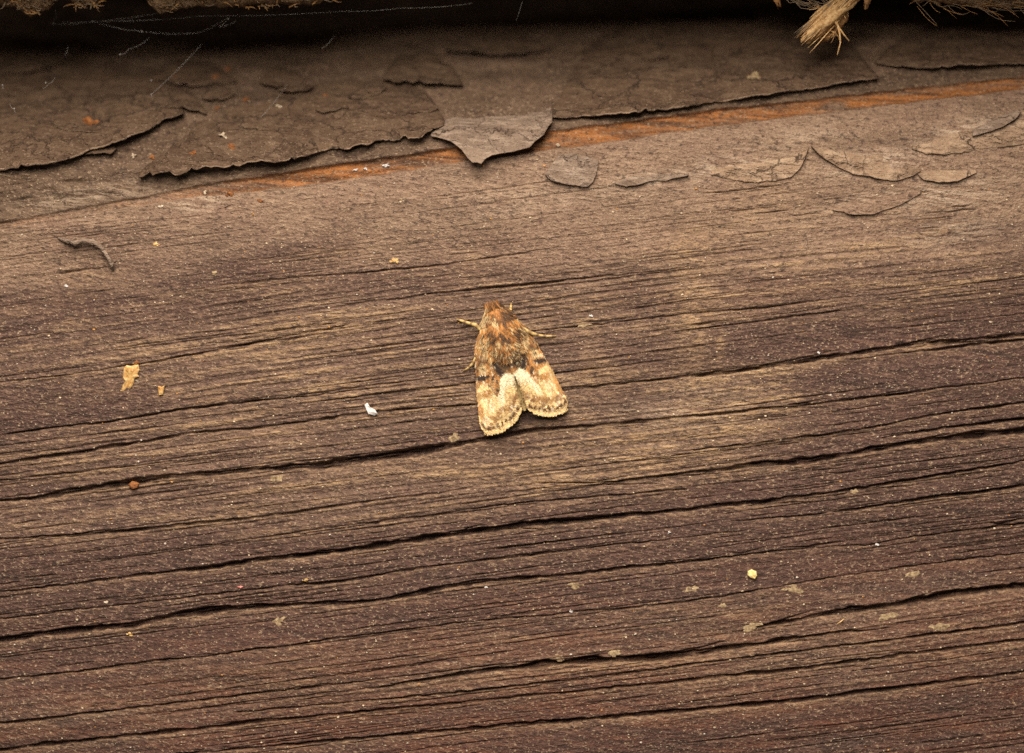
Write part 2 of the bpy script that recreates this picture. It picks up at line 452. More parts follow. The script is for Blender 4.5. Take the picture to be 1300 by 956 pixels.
Z += pm * (7.0 * fbm(X / 70, Y / 20, 111, 4, 0.6) - 3.0 * sstep(0.1, 0.5, np.abs(fbm(X / 60, Y / 26, 113, 2)) * 3))
# weathered knot plug in the seam
kn = np.exp(-(((X - 1066) / 16) ** 2 + ((Y - 130) / 8) ** 2) ** 2)
Z += kn * (3 + 5 * fbm(X / 7, Y / 5, 79, 3)); bare *= 1 - 0.8 * kn

# stain, dust
stain = sstep(-0.25, 0.45, (Y - (318 - 0.02 * X)) / 130 + 0.55 * fbm(X / 150, Y / 36, 81, 4))
stain = np.clip(stain * (1 - 0.35 * wash), 0, 1)
stain = np.maximum(stain, 0.8 * zone(360, 330, 90, 26))
dust = 0.9 * wash * sstep(0.2, 0.85, ridge * 0.6 + 0.6 * G2 + 0.35 * fbm(X / 90, Y / 26, 85)) + lip
for (cx, cy, rx, ry, a) in [(880, 400, 24, 75, .85), (876, 320, 34, 26, .7), (905, 290, 40, 16, .6), (420, 320, 70, 10, .5), (640, 602, 60, 12, .7), (690, 618, 26, 10, .8), (750, 455, 14, 40, .45), (765, 468, 20, 12, .5), (915, 440, 5, 22, .9),
                            (493, 400, 3, 12, .8), (395, 430, 40, 5, .6), (340, 520, 24, 6, .6), (105, 350, 60, 22, .35), (960, 470, 90, 10, .5), (1175, 438, 20, 6, .9), (860, 545, 110, 22, .35),
                            (930, 520, 90, 16, .4), (740, 410, 20, 8, .5), (600, 330, 25, 18, .4), (520, 600, 160, 12, .35), (310, 655, 90, 6, .5), (960, 255, 60, 30, .5), (990, 225, 50, 40, .45)]:
    q = ((X - cx) / rx) ** 2 + ((Y - cy + SLOPE * (X - cx)) / ry) ** 2
    dust += a * np.exp(-q) * np.clip(0.75 + 0.9 * fbm(X / 14, Y / 5, 87, 3), 0, 1.3)
dust = np.clip(dust, 0, 1) * (1 - 0.5 * upper)
vl = Y + SLOPE * X
fray = (sstep(585, 612, vl) * sstep(650, 636, vl) * sstep(1030, 1005, X + 10 * fbm(X / 9, Y / 3, 121)) * sstep(820, 900, X) + sstep(636, 650, vl) * sstep(712, 690, vl) * sstep(965, 935, X + 14 * fbm(X / 9, Y / 3, 122)) * sstep(665, 700, X))
dust = np.clip(dust + 0.95 * fray * sstep(-0.1, 0.5, fbm(X / 80, V_ / 3.4, 124, 2)), 0, 1)
worn = np.zeros_like(X)
for (cx, cy, rx, ry, a) in [(830, 226, 50, 8, 1), (930, 212, 60, 14, .8), (1105, 205, 60, 16, .75), (1235, 168, 60, 16, .9), (1120, 257, 55, 12, .9), (1200, 245, 70, 20, .6), (250, 258, 30, 10, .8), (110, 250, 90, 14, .4), (1010, 175, 80, 14, .35), (700, 250, 120, 20, .25), (1200, 295, 60, 14, .5), (870, 520, 80, 30, .25)]:
    worn = np.maximum(worn, a * np.exp(-(((X - cx) / rx) ** 2 + ((Y - cy + SLOPE * (X - cx)) / ry) ** 2)))
paint = sstep(2, -10, Y - seam(X)) * np.clip(0.9 + 0.5 * fbm(X / 50, Y / 16, 95, 3), 0, 1) + 0.35 * upper * sstep(0.0, 0.5, fbm(X / 90, Y / 22, 97, 3))
red = np.clip(0.22 + sstep(690, 880, Y + 0.10 * (X - 650)) * (0.5 + 0.9 * fbm(X / 120, V_ / 12, 91, 3)) + 0.25 * zone(960, 370, 120, 30) + 0.9 * zone(420, 850, 360, 12) + 0.5 * zone(1180, 790, 160, 12), 0, 1)

H = MAC + Z
verts = np.stack([(X - CX) * S, -H * S, (CY - Y) * S], 2).reshape(-1, 3)
idx = np.arange(NR * NC).reshape(NR, NC)
quads = np.stack([idx[:-1, :-1], idx[1:, :-1], idx[1:, 1:], idx[:-1, 1:]], 2).reshape(-1, 4)
# solid behind: skirt all round and a back face
ring = np.concatenate([idx[0, :], idx[1:, -1], idx[-1, -2::-1], idx[-2:0:-1, 0]])
nb = len(verts)
back = verts[ring].copy(); back[:, 1] = 560 * S
verts = np.concatenate([verts, back])
rn = np.roll(np.arange(len(ring)), -1)
skirt = np.stack([ring, ring[rn], nb + rn, nb + np.arange(len(ring))], 1)
quads = np.concatenate([quads, skirt])
me = bpy.data.meshes.new('wooden_beam')
me.vertices.add(len(verts)); me.vertices.foreach_set('co', verts.ravel())
nq = len(quads); nring = len(ring)
loops = np.concatenate([quads.ravel(), nb + np.arange(nring)[::-1]])
me.loops.add(len(loops)); me.loops.foreach_set('vertex_index', loops.astype(np.int32))
me.polygons.add(nq + 1)
me.polygons.foreach_set('loop_start', np.concatenate([np.arange(nq) * 4, [nq * 4]]).astype(np.int32))
me.polygons.foreach_set('use_smooth', np.ones(nq + 1, bool))
me.update(calc_edges=True)
def fattr(name, arr):
    a = me.attributes.new(name, 'FLOAT', 'POINT')
    full = np.concatenate([np.clip(arr, 0, 1).ravel(), np.zeros(nring)])
    a.data.foreach_set('value', full.astype(np.float32))
fattr('stain', stain); fattr('dust', dust); fattr('bare', bare); fattr('red', red); fattr('paint', paint); fattr('worn', worn)
me.materials.append(M_WOOD)
beam = bpy.data.objects.new('wooden_beam', me)
col.objects.link(beam)
tag(beam, 'weathered brown wooden beam with long grain cracks and peeling paint, filling the picture', 'beam', kind='structure')

def surf(x, y):
    """height of the built wood at layout point"""
    v0 = y + SLOPE * x
    c = int(np.clip(np.searchsorted(xx, x), 0, NC - 1))
    r = int(np.clip(np.searchsorted(Y[:, c], y), 0, NR - 1))
    return float(H[r, c])

# ---------------------------------------------------------------- paint flakes: parts of the beam
def flake(lower, top, mat, lift, name='paint_flake', thick=2.2, base=1.0, power=2.2, nx=None, ny=14, rough=1.3, seed=0, fold=None, side=0.0, sink=9.0):
    """strip between a top edge and a lower edge (photo pixels), lifted off the wood towards its lower edge"""
    x0, x1 = lower[0][0], lower[-1][0]
    nx = nx or max(14, int((x1 - x0) / 3.5))
    lo = curve(lower); tp = curve(top)
    V, F = [], []
    for i in range(nx + 1):
        x = x0 + (x1 - x0) * i / nx
        yl = float(lo(x)) + rough * (0.9 * float(vnoise(x / 4.3, seed + .5, 3)) + 1.0 * float(vnoise(x / 13, seed + .5, 4)) + 1.7 * float(vnoise(x / 37, seed + .5, 5)))
        yl -= rough * 6.0 * max(0.0, float(vnoise(x / 9, seed + 7.5, 6)) - 0.45) * (1 if name == 'paint_flake' and x1 - x0 > 100 else 0)
        yt = float(tp(x))
        endf = min(1.0, i / (nx * 0.12 + 1), (nx - i) / (nx * 0.12 + 1)) if side == 0 else 1.0
        for j in range(ny + 1):
            s = 1 - (1 - j / ny) ** 1.6
            y = yt + (yl - yt) * s
            lf = base + lift * (0.55 + 0.45 * endf) * (s ** power) * (0.8 + 0.7 * float(vnoise(x / 38, seed + 1.5, 9)))
            lf -= sink * (1 - min(1.0, s / 0.35)) ** 1.3
            lf += 3.2 * float(fbm(x / 42, y / 15, seed + 13, 3)) * (0.5 + 0.5 * s)
            if fold is not None and y > fold(x):
                lf += (y - fold(x)) * 0.2
            V.append(at(x, y, lf))
    W = ny + 1
    n = len(V)
    V2 = [(a, b + 0.4, h - thick) for a, b, h in V]
    for i in range(nx):
        for j in range(ny):
            a = i * W + j
            F.append((a, a + 1, a + W + 1, a + W))
            F.append((n + a, n + a + W, n + a + W + 1, n + a + 1))
    for i in range(nx):
        a = i * W; F.append((a, a + W, n + a + W, n + a))
        a = i * W + ny; F.append((a, n + a, n + a + W, a + W))
    for j in range(ny):
        a = j; F.append((a, n + a, n + a + 1, a + 1))
        a = nx * W + j; F.append((a, a + 1, n + a + 1, n + a))
    b0 = len(FL_V); FL_V.extend(V); FL_F.extend([tuple(b0 + q for q in ff) for ff in F if max(ff) < n])
    o = build(name, V + V2, F, mat, beam)
    o.data.materials.append(M_EDGE)          # pale rim: light on the broken edge, put into the colour
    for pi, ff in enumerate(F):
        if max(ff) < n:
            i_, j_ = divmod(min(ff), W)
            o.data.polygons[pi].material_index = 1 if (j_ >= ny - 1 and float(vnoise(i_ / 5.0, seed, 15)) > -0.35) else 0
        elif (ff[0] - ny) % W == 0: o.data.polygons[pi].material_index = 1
    return o

FL_V, FL_F = [], []
f1 = flake([(-110, 230), (0, 215), (60, 207), (105, 195), (140, 182), (185, 165), (215, 150), (233, 142)], [(-110, 40), (100, 50), (200, 90), (233, 138)], M_PAINT, 15, seed=1, base=5)
f1['label'] = 'broad grey paint sheet at the far left, lower edge lifting'
f2 = flake([(176, 224), (215, 218), (260, 213), (300, 209), (312, 204), (360, 205), (400, 195), (450, 183), (500, 178), (540, 172), (564, 158)], [(176, 219), (200, 195), (240, 155), (300, 110), (420, 80), (540, 110), (564, 150)], M_PAINT, 13, seed=2, base=2, rough=2.2)
f2['label'] = 'ragged grey paint sheet left of the hanging flake'
f3 = flake([(697, 148), (720, 150), (760, 148), (800, 143), (850, 137), (900, 130), (950, 122), (1000, 115), (1050, 108), (1090, 103), (1115, 99)], [(697, 142), (740, 60), (820, 15), (1000, 15), (1080, 50), (1115, 96)], M_PAINT, 9, seed=3, base=3)
f3['label'] = 'long grey paint sheet right of the hanging flake'
f4 = flake([(1112, 79), (1140, 84), (1200, 84), (1300, 81), (1410, 76)], [(1112, 77), (1140, 45), (1200, 20), (1410, 15)], M_PAINT, 9, seed=4, base=3)
f4['label'] = 'grey paint edge in the upper right corner'
f5 = flake([(547, 172), (560, 175), (574, 180), (586, 190), (594, 201), (600, 207), (606, 206), (611, 208), (616, 201), (625, 196), (648, 193), (672, 187), (679, 179), (690, 171), (697, 158), (701, 154)], [(547, 168), (560, 154), (575, 146), (640, 143), (690, 136), (701, 136)], M_CENTRE, 6, seed=5, base=5, ny=26, nx=70, rough=0.6, sink=12,
           fold=curve([(547, 170), (575, 153), (640, 150), (701, 141)]))
f5['label'] = 'pale folded paint flake hanging over the orange seam'
flake([(146, 134), (160, 138), (190, 138), (230, 136), (262, 143)], [(146, 132), (165, 110), (210, 100), (245, 118), (262, 141)], M_PAINT, 7, seed=6, base=7)
flake([(486, 97), (500, 103), (540, 105), (588, 108)], [(486, 95), (505, 70), (545, 64), (575, 85), (588, 106)], M_PAINT, 6, seed=7, base=6)
flake([(330, 104), (350, 109), (390, 110)], [(330, 102), (350, 80), (375, 85), (390, 108)], M_PAINT, 6, seed=8, base=6)
flake([(60, 152), (70, 160), (90, 166), (130, 168)], [(60, 150), (80, 130), (110, 140), (130, 166)], M_PAINT, 4, seed=9, base=9)
flake([(-20, 96), (40, 90), (82, 78), (95, 70)], [(-20, 94), (20, 60), (60, 50), (95, 68)], M_PAINT, 8, seed=10, base=7)
flake([(780, 74), (810, 76), (850, 71)], [(780, 72), (805, 52), (835, 56), (850, 69)], M_PAINT, 5, seed=11, base=7)
flake([(565, 64), (620, 68), (700, 64)], [(565, 62), (600, 40), (660, 42), (700, 62)], M_PAINT, 6, seed=12, base=6)
flake([(190, 100), (240, 108), (300, 104)], [(190, 98), (215, 75), (270, 78), (300, 102)], M_PAINT, 5, seed=13, base=5)
fr_ = random.Random(5)
for k in range(16):                                  # small lifted scabs across the old coat
    x = fr_.uniform(-10, 1290); y = float(seam(x)) - fr_.uniform(48, 120); L = fr_.uniform(18, 52); dpt = fr_.uniform(10, 22)
    if y < 40 or 530 < x < 720: continue
    lo_ = [(x + L * t, y - SLOPE * L * t + 5 * math.sin(3.1 * t) * fr_.uniform(.5, 1.3) + fr_.uniform(-1.5, 1.5)) for t in (0, .2, .4, .6, .8, 1)]
    tp_ = [(a, b - 1.5 - dpt * math.sin(3.14 * q)) for q, (a, b) in zip((0, .2, .4, .6, .8, 1), lo_)]
    flake(lo_, tp_, M_PAINT, fr_.uniform(2, 6), seed=40 + k, base=fr_.uniform(4, 8), rough=1.0, sink=10)
# on the front face
fd = flake([(692, 222), (700, 230), (720, 234), (745, 238), (755, 229), (760, 206)], [(692, 220), (700, 209), (709, 197), (726, 194), (748, 199), (760, 203)], M_CENTRE, 3.5, seed=14, base=3.5, sink=0.5, power=1.0, thick=2.6, rough=0.9)
fd['label'] = 'small loose diamond shaped flake below the seam'
fl = flake([(903, 222), (930, 229), (955, 231), (985, 231), (1005, 225), (1017, 213), (1023, 199), (1026, 189)], [(903, 214), (930, 204), (970, 198), (1010, 190), (1026, 187)], M_FLAKE, 3.5, thick=1.2, seed=15, base=-0.4, power=2.5, rough=1.1, side=1)
flake([(1030, 187), (1045, 200), (1065, 212), (1085, 222), (1110, 228), (1140, 228), (1160, 222), (1169, 216)], [(1030, 185), (1060, 184), (1110, 182), (1169, 200)], M_FLAKE, 7, thick=1.2, seed=16, base=-0.4, power=2.2, rough=1.1, side=1)
flake([(1158, 188), (1175, 195), (1200, 195), (1250, 190), (1310, 182), (1400, 172)], [(1158, 186), (1200, 165), (1250, 152), (1310, 140), (1400, 130)], M_FLAKE, 3, thick=1.2, seed=17, base=-0.4, rough=1.1)
flake([(1163, 218), (1172, 227), (1190, 231), (1215, 229), (1240, 220)], [(1163, 216), (1185, 208), (1240, 214)], M_FLAKE, 4, thick=1.2, seed=18, base=-0.4, rough=1.1)
flake([(1057, 267), (1085, 273), (1110, 271), (1140, 260), (1170, 244)], [(1057, 265), (1080, 255), (1120, 244), (1170, 241)], M_WOOD, 3, thick=1.2, seed=19, base=-0.4, rough=1.0)
flake([(781, 232), (795, 236), (815, 234), (824, 230), (845, 229), (874, 222)], [(781, 230), (800, 222), (822, 220), (845, 218), (874, 219)], M_CENTRE, 4, seed=20, base=0.8, rough=1.3)
flake([(1235, 172), (1262, 165), (1290, 152), (1296, 143)], [(1235, 162), (1262, 148), (1285, 138), (1296, 140)], M_CENTRE, 6, seed=21, base=1.0, rough=1.0)
flake([(285, 263), (300, 256), (320, 252)], [(285, 260), (300, 250), (320, 250)], M_WOOD, 1.5, seed=22, base=0.6, rough=0.6)
# curled splinter of paint at the left
cv = [at(x, y, l) for x, y, l in [(74, 302, 2), (84, 306, 6), (96, 309, 8), (106, 305, 10), (118, 307, 10), (128, 314, 9), (136, 325, 8), (141, 334, 7), (143, 342, 4)]]
v, f = tube(cv, [1.5, 3.2, 4.2, 3.4, 3.2, 3.0, 3.0, 3.4, 1.2], 7)
v = [(a + 0.8 * float(vnoise(a / 4, b / 4, 5)), b + 0.8 * float(vnoise(a / 4, b / 4, 6)), h) for a, b, h in v]
sp = build('curled_splinter', v, f, M_CENTRE, beam)
sp['label'] = 'curled splinter standing off the wood at left'

# ---------------------------------------------------------------- overhanging board above the gap
M_BOARD = paint_material('fibrous_board', (0.20, 0.125, 0.062), (0.30, 0.19, 0.10), (0.42, 0.29, 0.17), 21.0)
def overhang():
    edge = curve([(-500, -4), (-10, 4), (15, 6), (30, 14), (38, 22), (46, 16), (62, 10), (72, -4), (84, -8), (92, 2), (104, 6), (122, 2), (132, -8), (180, -8), (192, 8), (205, 17), (218, 12), (250, 8), (310, 6), (330, 3), (400, 4), (425, -8), (440, -26), (960, -26), (985, -8), (1000, -2), (1012, -6), (1060, -14), (1140, -8), (1160, 1), (1200, 4), (1240, 7), (1275, 9), (1320, 6), (1800, 2)])
    xs = np.arange(-500, 1800, 2.0)
    prof = [(-420, 0), (-240, -4), (-160, 0), (-60, 0), (-20, 1), (-5, 0), (4, -5), (8, -14), (20, -30), (90, -54), (190, -92), (195, -130)]   # (h, dy); unseen front part pushed forward to shade the beam top
    V, F = [], []
    for x in xs:
        e = float(edge(x))
        for j, (h, dy) in enumerate(prof):
            near = 1 if h > -70 else 0.0
            y = (e if near else -22) + dy + near * (5.5 * float(fbm(x / 7, j * 0.9, 101, 4, 0.7))) * (1 if j < 8 else 0.3)
            hh = h + near * 6.0 * float(fbm(x / 8, j * 0.9 + 5, 103, 4, 0.7))
            if j == 0: y = -22
            V.append(at_h(x, y, hh))
    W = len(prof)
    for i in range(len(xs) - 1):
        for j in range(W - 1):
            a = i * W + j
            F.append((a, a + W, a + W + 1, a + 1))
    # close: back/top
    n = len(V)
    for i in range(len(xs)):
        x = V[i * W][0]
        V.append((x, -240, -420)); V.append((x, -240, 190))
    for i in range(len(xs) - 1):
        a, b = i * W, (i + 1) * W
        p, q = n + 2 * i, n + 2 * i + 2
        F.append((a, p, q, b)); F.append((p, p + 1, q + 1, q)); F.append((p + 1, a + W - 1, b + W - 1, q + 1))
    o = build('overhanging_board', V, F, M_BOARD)
    return tag(o, 'rough fibrous board overhanging the dark gap along the top edge', 'board', kind='structure')
board = overhang()

# ---------------------------------------------------------------- fibre tufts on the overhang
M_STRAW = crumb_material('dry_straw', (0.20, 0.095, 0.032), (0.50, 0.28, 0.10), 4.0, 0.6, 0.4)
M_STRAWPALE = crumb_material('pale_straw', (0.40, 0.21, 0.065), (0.78, 0.54, 0.26), 4.0, 0.6, 0.4)
M_HAIR = crumb_material('grey_fibre', (0.12, 0.085, 0.05), (0.26, 0.19, 0.12), 8.0, 0.6, 0.4)
tuft = empty('frayed_straw_stub', *at_h(1060, -10, 6))
def rag_tube(pts, radii, name, mat, parent, sides=8, seed=0, amt=0.18):
    """fibrous stalk: long furrows along it and a torn end"""
    t0 = np.linspace(0, 1, len(pts)); t1 = np.linspace(0, 1, 36)
    pp = np.stack([np.interp(t1, t0, [p[q] for p in pts]) for q in range(3)], 1)
    rr = np.interp(t1, t0, radii)
    sides = 22
    v, f = tube([tuple(p) for p in pp], list(rr), sides)
    out = []
    for i, q in enumerate(v):
        r_, k = divmod(i, sides); c = pp[r_]
        fur_ = 1 + 0.30 * float(vnoise(k * 0.9, r_ / 9.0 + seed, seed + 40)) + 0.16 * float(vnoise(k * 2.1, r_ / 3.0, seed + 41))
        torn = 7.0 * max(0, (r_ - 31) / 4) * float(vnoise(k * 1.7, seed, seed + 42))
        dr = pp[35] - pp[30]; dr = dr / np.linalg.norm(dr)
        out.append(tuple(c + (np.array(q) - c) * fur_ + dr * torn))
    return build(name, out, f, mat, parent)
rag_tube([at_h(1092, -18, 2), at_h(1078, -2, 6), at_h(1066, 9, 9), at_h(1055, 18, 11), at_h(1040, 32, 11), at_h(1026, 44, 9), at_h(1021, 48, 8)], [11, 11, 10, 10, 10.5, 9.5, 7], 'stalk', M_STRAWPALE, tuft, 9, 3)
rag_tube([at_h(1072, 2, -4), at_h(1064, 20, -5), at_h(1056, 34, -6), at_h(1046, 44, -6), at_h(1040, 48, -6)], [9, 10, 10, 9, 6], 'stalk', M_STRAW, tuft, 8, 5, 0.3)
rag_tube([at_h(1104, -14, 0), at_h(1102, -2, 2), at_h(1099, 8, 2)], [5, 5, 2.5], 'stalk', M_STRAW, tuft, 7, 8, 0.2)
rag_tube([at_h(982, -12, 0), at_h(986, -3, 3), at_h(989, 6, 3)], [5, 5, 2.5], 'stalk', M_STRAW, tuft, 7, 9, 0.2)
for i in range(64):                                    # split fibres lying along the stalk and past its torn end
    t0_, t1_ = random.uniform(0, .5), random.uniform(.6, 1.12); off = random.uniform(-11, 11); sp_ = random.uniform(-.25, .25)
    pts = []
    for t in np.linspace(t0_, t1_, 6):
        x, y = 1092 - 71 * t, -18 + 66 * t
        w_ = off + sp_ * 40 * (t - t0_)
        pts.append(at_h(x + 0.68 * w_ + random.uniform(-.5, .5), y + 0.73 * w_ + random.uniform(-.5, .5), 9 + math.sqrt(max(0, 130 - w_ * w_)) * .85 + random.uniform(-.5, 1)))
    v, f = tube(pts, [0.5, .9, 1.0, 1.0, .8, .25], 5)
    build('fibre', v, f, random.choice([M_STRAW, M_STRAWPALE, M_STRAWPALE, M_HAIR]), tuft)
for i, (pts, r) in enumerate([([(1052, 17), (1062, 30), (1070, 42), (1078, 52)], 1.1), ([(1062, 26), (1066, 42), (1067, 54), (1063, 70)], 1.1)]):
    v, f = tube([at_h(x, y, 14 + 2 * math.sin(k)) for k, (x, y) in enumerate(pts)], [r * 1.3, r * 1.2, r, r * 0.6], 6)
    build('fibre', v, f, M_STRAWPALE, tuft)
for i in range(70):
    x0, y0 = random.choice([(1050, 26), (1044, 38), (1060, 30), (1056, 20), (1066, 14), (1036, 40), (1040, 8), (1058, 40)])
    a = random.uniform(-0.2, 1.0) * math.pi; L = random.uniform(6, 17)
    pts = []
    for k in range(5):
        t = k / 4
        pts.append(at_h(x0 + L * t * math.cos(a + 0.6 * t), y0 + L * t * math.sin(a + 0.6 * t), 6 + random.uniform(-3, 5)))
    v, f = tube(pts, [0.8, 0.7, 0.6, 0.5, 0.25], 5)
    build('fibre', v, f, random.choice([M_STRAW, M_STRAWPALE, M_STRAW]), tuft)
for i in range(16):
    x0 = random.uniform(988, 1046)
    pts = [at_h(x0 + 34 * t, -4 + 14 * math.sin(2.2 * t) * random.uniform(.6, 1.1) + random.uniform(-2, 2), 4 + random.uniform(-2, 4)) for t in (0, .25, .5, .75, 1)]
    v, f = tube(pts, [0.6] * 5, 5)
    build('fibre', v, f, M_HAIR, tuft)
tag(tuft, 'frayed golden straw stub with loose fibres hanging at the top right', 'straw')

hair = empty('fibre_mat', *at_h(1240, 2, 8))
for i in range(48):
    x0 = random.uniform(1150, 1310); y0 = random.uniform(-4, 8) + 5 * (x0 - 1150) / 160
    L = random.uniform(18, 60); a = random.uniform(-0.8, 0.9); b = random.uniform(-1.6, 1.6)
    pts = [at_h(x0 + L * t * math.cos(a), y0 + L * t * math.sin(a) + b * 5 * math.sin(3.1 * t), 12 + 3 * math.sin(5 * t + i)) for t in np.linspace(0, 1, 7)]
    v, f = tube(pts, [0.35, .4, .4, .35, .35, .3, .2], 5)
    build('fibre', v, f, random.choice([M_HAIR, M_HAIR, M_STRAW]), hair)
tag(hair, 'mat of thin grey fibres along the top right corner', 'fibres')

shag = empty('fibre_fringe', *at_h(120, 0, 4))
for i in range(110):
    x0 = random.choice([random.uniform(-6, 74), random.uniform(84, 124), random.uniform(188, 426), random.uniform(188, 426)])
    y0 = random.uniform(-4, 9) + (8 if 28 < x0 < 48 or 195 < x0 < 220 else 0)
    L = random.uniform(5, 16); a = random.uniform(-0.5, 0.9) if i % 3 else random.uniform(0.6, 2.4)
    pts = [at_h(x0 + L * t * math.cos(a), y0 + L * t * math.sin(a) * 0.6 + 1.5 * math.sin(4 * t + i), 8 + random.uniform(-1, 3)) for t in (0, .33, .66, 1)]
    v, f = tube(pts, [1.3, 1.1, .8, .3], 5)
    build('fibre', v, f, random.choice([M_STRAW, M_HAIR, M_BOARD]), shag)
tag(shag, 'ragged brown fibre fringe under the board at the top left', 'fibres')

# ---------------------------------------------------------------- cobweb strands
M_WEB = NT('web_silk', 0.35, 0.6).done((0.34, 0.32, 0.30))
web = empty('cobweb', *at_h(150, 60, 0))
def strand(pts, r=0.15, sag=2.0):
    P_ = [at_h(*p) for p in pts]
    out = []
    for a, b in zip(P_[:-1], P_[1:]):
        for k in range(6):
            t = k / 6
            q = [a[i] + (b[i] - a[i]) * t for i in range(3)]
            q[1] += sag * math.sin(math.pi * t)
            out.append(tuple(q))
    out.append(P_[-1])
    v, f = tube(out, [r] * len(out), 5)
    build('strand', v, f, M_WEB, web)
for pts in [[(256, 56, -40), (192, 120, -30), (194, 127, -32)], [(365, 107, -40), (330, 150, -20)], [(64, 30, -60), (118, 27, -40), (180, 40, -40), (250, 42, -50), (290, 22, -40)], [(118, 27, -40), (260, 20, -30), (440, 14, -30)],
            [(152, 69, -30), (163, 63, -30), (190, 48, -40)], [(430, 14, -20), (510, 10, -20), (600, 4, -20)], [(655, 26, -20), (663, 2, -10)], [(54, 112, -20), (62, 106, -20), (70, 98, -22)], [(12, 132, -10), (18, 138, -10), (20, 143, -12)],
            [(290, 22, -40), (278, 34, -40), (300, 26, -42)], [(64, 30, -60), (72, 20, -40), (70, 12, -20)], [(408, 62, -30), (424, 46, -40)], [(82, 70, -40), (86, 60, -40)], [(2, 108, -20), (5, 112, -20)], [(80, 28, -50), (150, 24, -44), (240, 8, -20)]]:
    strand(pts)
for (x, y, h) in [(118, 27, -40), (192, 120, -30), (152, 69, -30), (290, 24, -40), (68, 30, -58), (180, 40, -40), (192, 102, -34), (58, 105, -20), (18, 138, -10), (3, 108, -20)]:
    c = at_h(x, y, h)
    bm = bmesh.new(); bmesh.ops.create_icosphere(bm, subdivisions=1, radius=1.0)
    v = [(c[0] + q.co.x * random.uniform(.8, 1.8), c[1] + q.co.y * random.uniform(.8, 1.4), c[2] + q.co.z) for q in bm.verts]
    f = [[q.index for q in p.verts] for p in bm.faces]; bm.free()
    build('silk_knot', v, f, M_WEB, web)
tag(web, 'thin pale cobweb strands stretched across the dark upper left', 'cobweb')

# ---------------------------------------------------------------- crumbs and chips lying on the wood
from mathutils.bvhtree import BVHTree
FL_T = BVHTree.FromPolygons([Vector(q) for q in FL_V], FL_F)
def top_of(x, y):
    h = surf(x, y)
    hit = FL_T.ray_cast(Vector((x, y, 400)), Vector((0, 0, -1)))
    return max(h, hit[0].z) if hit[0] is not None else h
def crumb(name, x, y, outline, mat, label, cat, thick=3.0, lift=0.5, dome=0.4, seed=0, group=None, tilt=(0, 0)):
    """low irregular chip: outline in pixels relative to (x, y)"""
    cx, cy, _ = at(x, y)
    base = top_of(cx, cy)
    base = (base + max(top_of(cx + dx, cy + dy) for dx, dy in outline)) / 2 - 0.3
    cx, cy, _ = at_h(x, y, base)
    n = len(outline)
    V, F = [], []
    rings = [(1.0, 0.0), (1.03, 0.45), (0.86, 0.85), (0.45, 1.0)]
    for s, hz in rings:
        for k, (dx, dy) in enumerate(outline):
            j = 1 + 0.10 * float(vnoise(k * 1.3 + s * 3, seed, 8))
            q = hz * thick * (1 if hz < .6 else 1 + dome * (hz - .6)) + 0.35 * thick * float(vnoise(dx / 3 + 4, dy / 3 + s * 2, seed)) * (hz > 0)
            V.append((cx + dx * s * j, cy + dy * s * j, base + lift + q + tilt[0] * dx + tilt[1] * dy))
    R = len(rings)
    for r in range(R - 1):
        for k in range(n):
            k2 = (k + 1) % n
            F.append((r * n + k, (r + 1) * n + k, (r + 1) * n + k2, r * n + k2))
    V.append((cx, cy, base + lift + thick * (1 + dome * .4)))
    for k in range(n): F.append(((R - 1) * n + k, len(V) - 1, (R - 1) * n + (k + 1) % n))
    F.append(tuple(range(n)))
    o = build(name, V, F, mat, None, smooth=False, origin=(cx, cy, base))
    return tag(o, label, cat, group)

def blob(rx, ry, n=10, seed=0, amt=0.3, rot=0.0):
    out = []
    for k in range(n):
        t = 2 * math.pi * k / n
        r = 1 + amt * float(vnoise(math.cos(t) * 1.7 + seed, math.sin(t) * 1.7 + seed * 2.3, 12))
        a, b = rx * r * math.cos(t), ry * r * math.sin(t)
        out.append((a * math.cos(rot) - b * math.sin(rot), a * math.sin(rot) + b * math.cos(rot)))
    return out

def clump(x, y, r, mat, label, seed):
    """crumbly pellet: a heap of small angular grains stuck together"""
    cx, cy, _ = at(x, y); base = top_of(cx, cy); cx, cy, _ = at_h(x, y, base)
    rn = random.Random(seed * 7 + 1)
    bm = bmesh.new(); bmesh.ops.create_icosphere(bm, subdivisions=1, radius=1.0)
    bv = [tuple(q.co) for q in bm.verts]; bf = [[q.index for q in p.verts] for p in bm.faces]; bm.free()
    V, F = [], []
    for k in range(9):
        a = rn.uniform(0, 6.28); q = r * rn.uniform(0, .8) if k else 0
        gx, gy = cx + q * math.cos(a) * 1.25, cy + q * math.sin(a) * 0.75
        gr = r * rn.uniform(.18, .42) if k else r * .5
        gz = top_of(gx, gy) + gr * .3
        b = len(V)
        for w in bv:
            j = rn.uniform(.6, 1.35)
            V.append((gx + w[0] * gr * j * 1.2, gy + w[1] * gr * j, gz + w[2] * gr * j * .7))
        F += [[b + i for i in ff] for ff in bf]
    return tag(build('crumb', V, F, mat, None, False, origin=(cx, cy, base)), label, 'crumb')

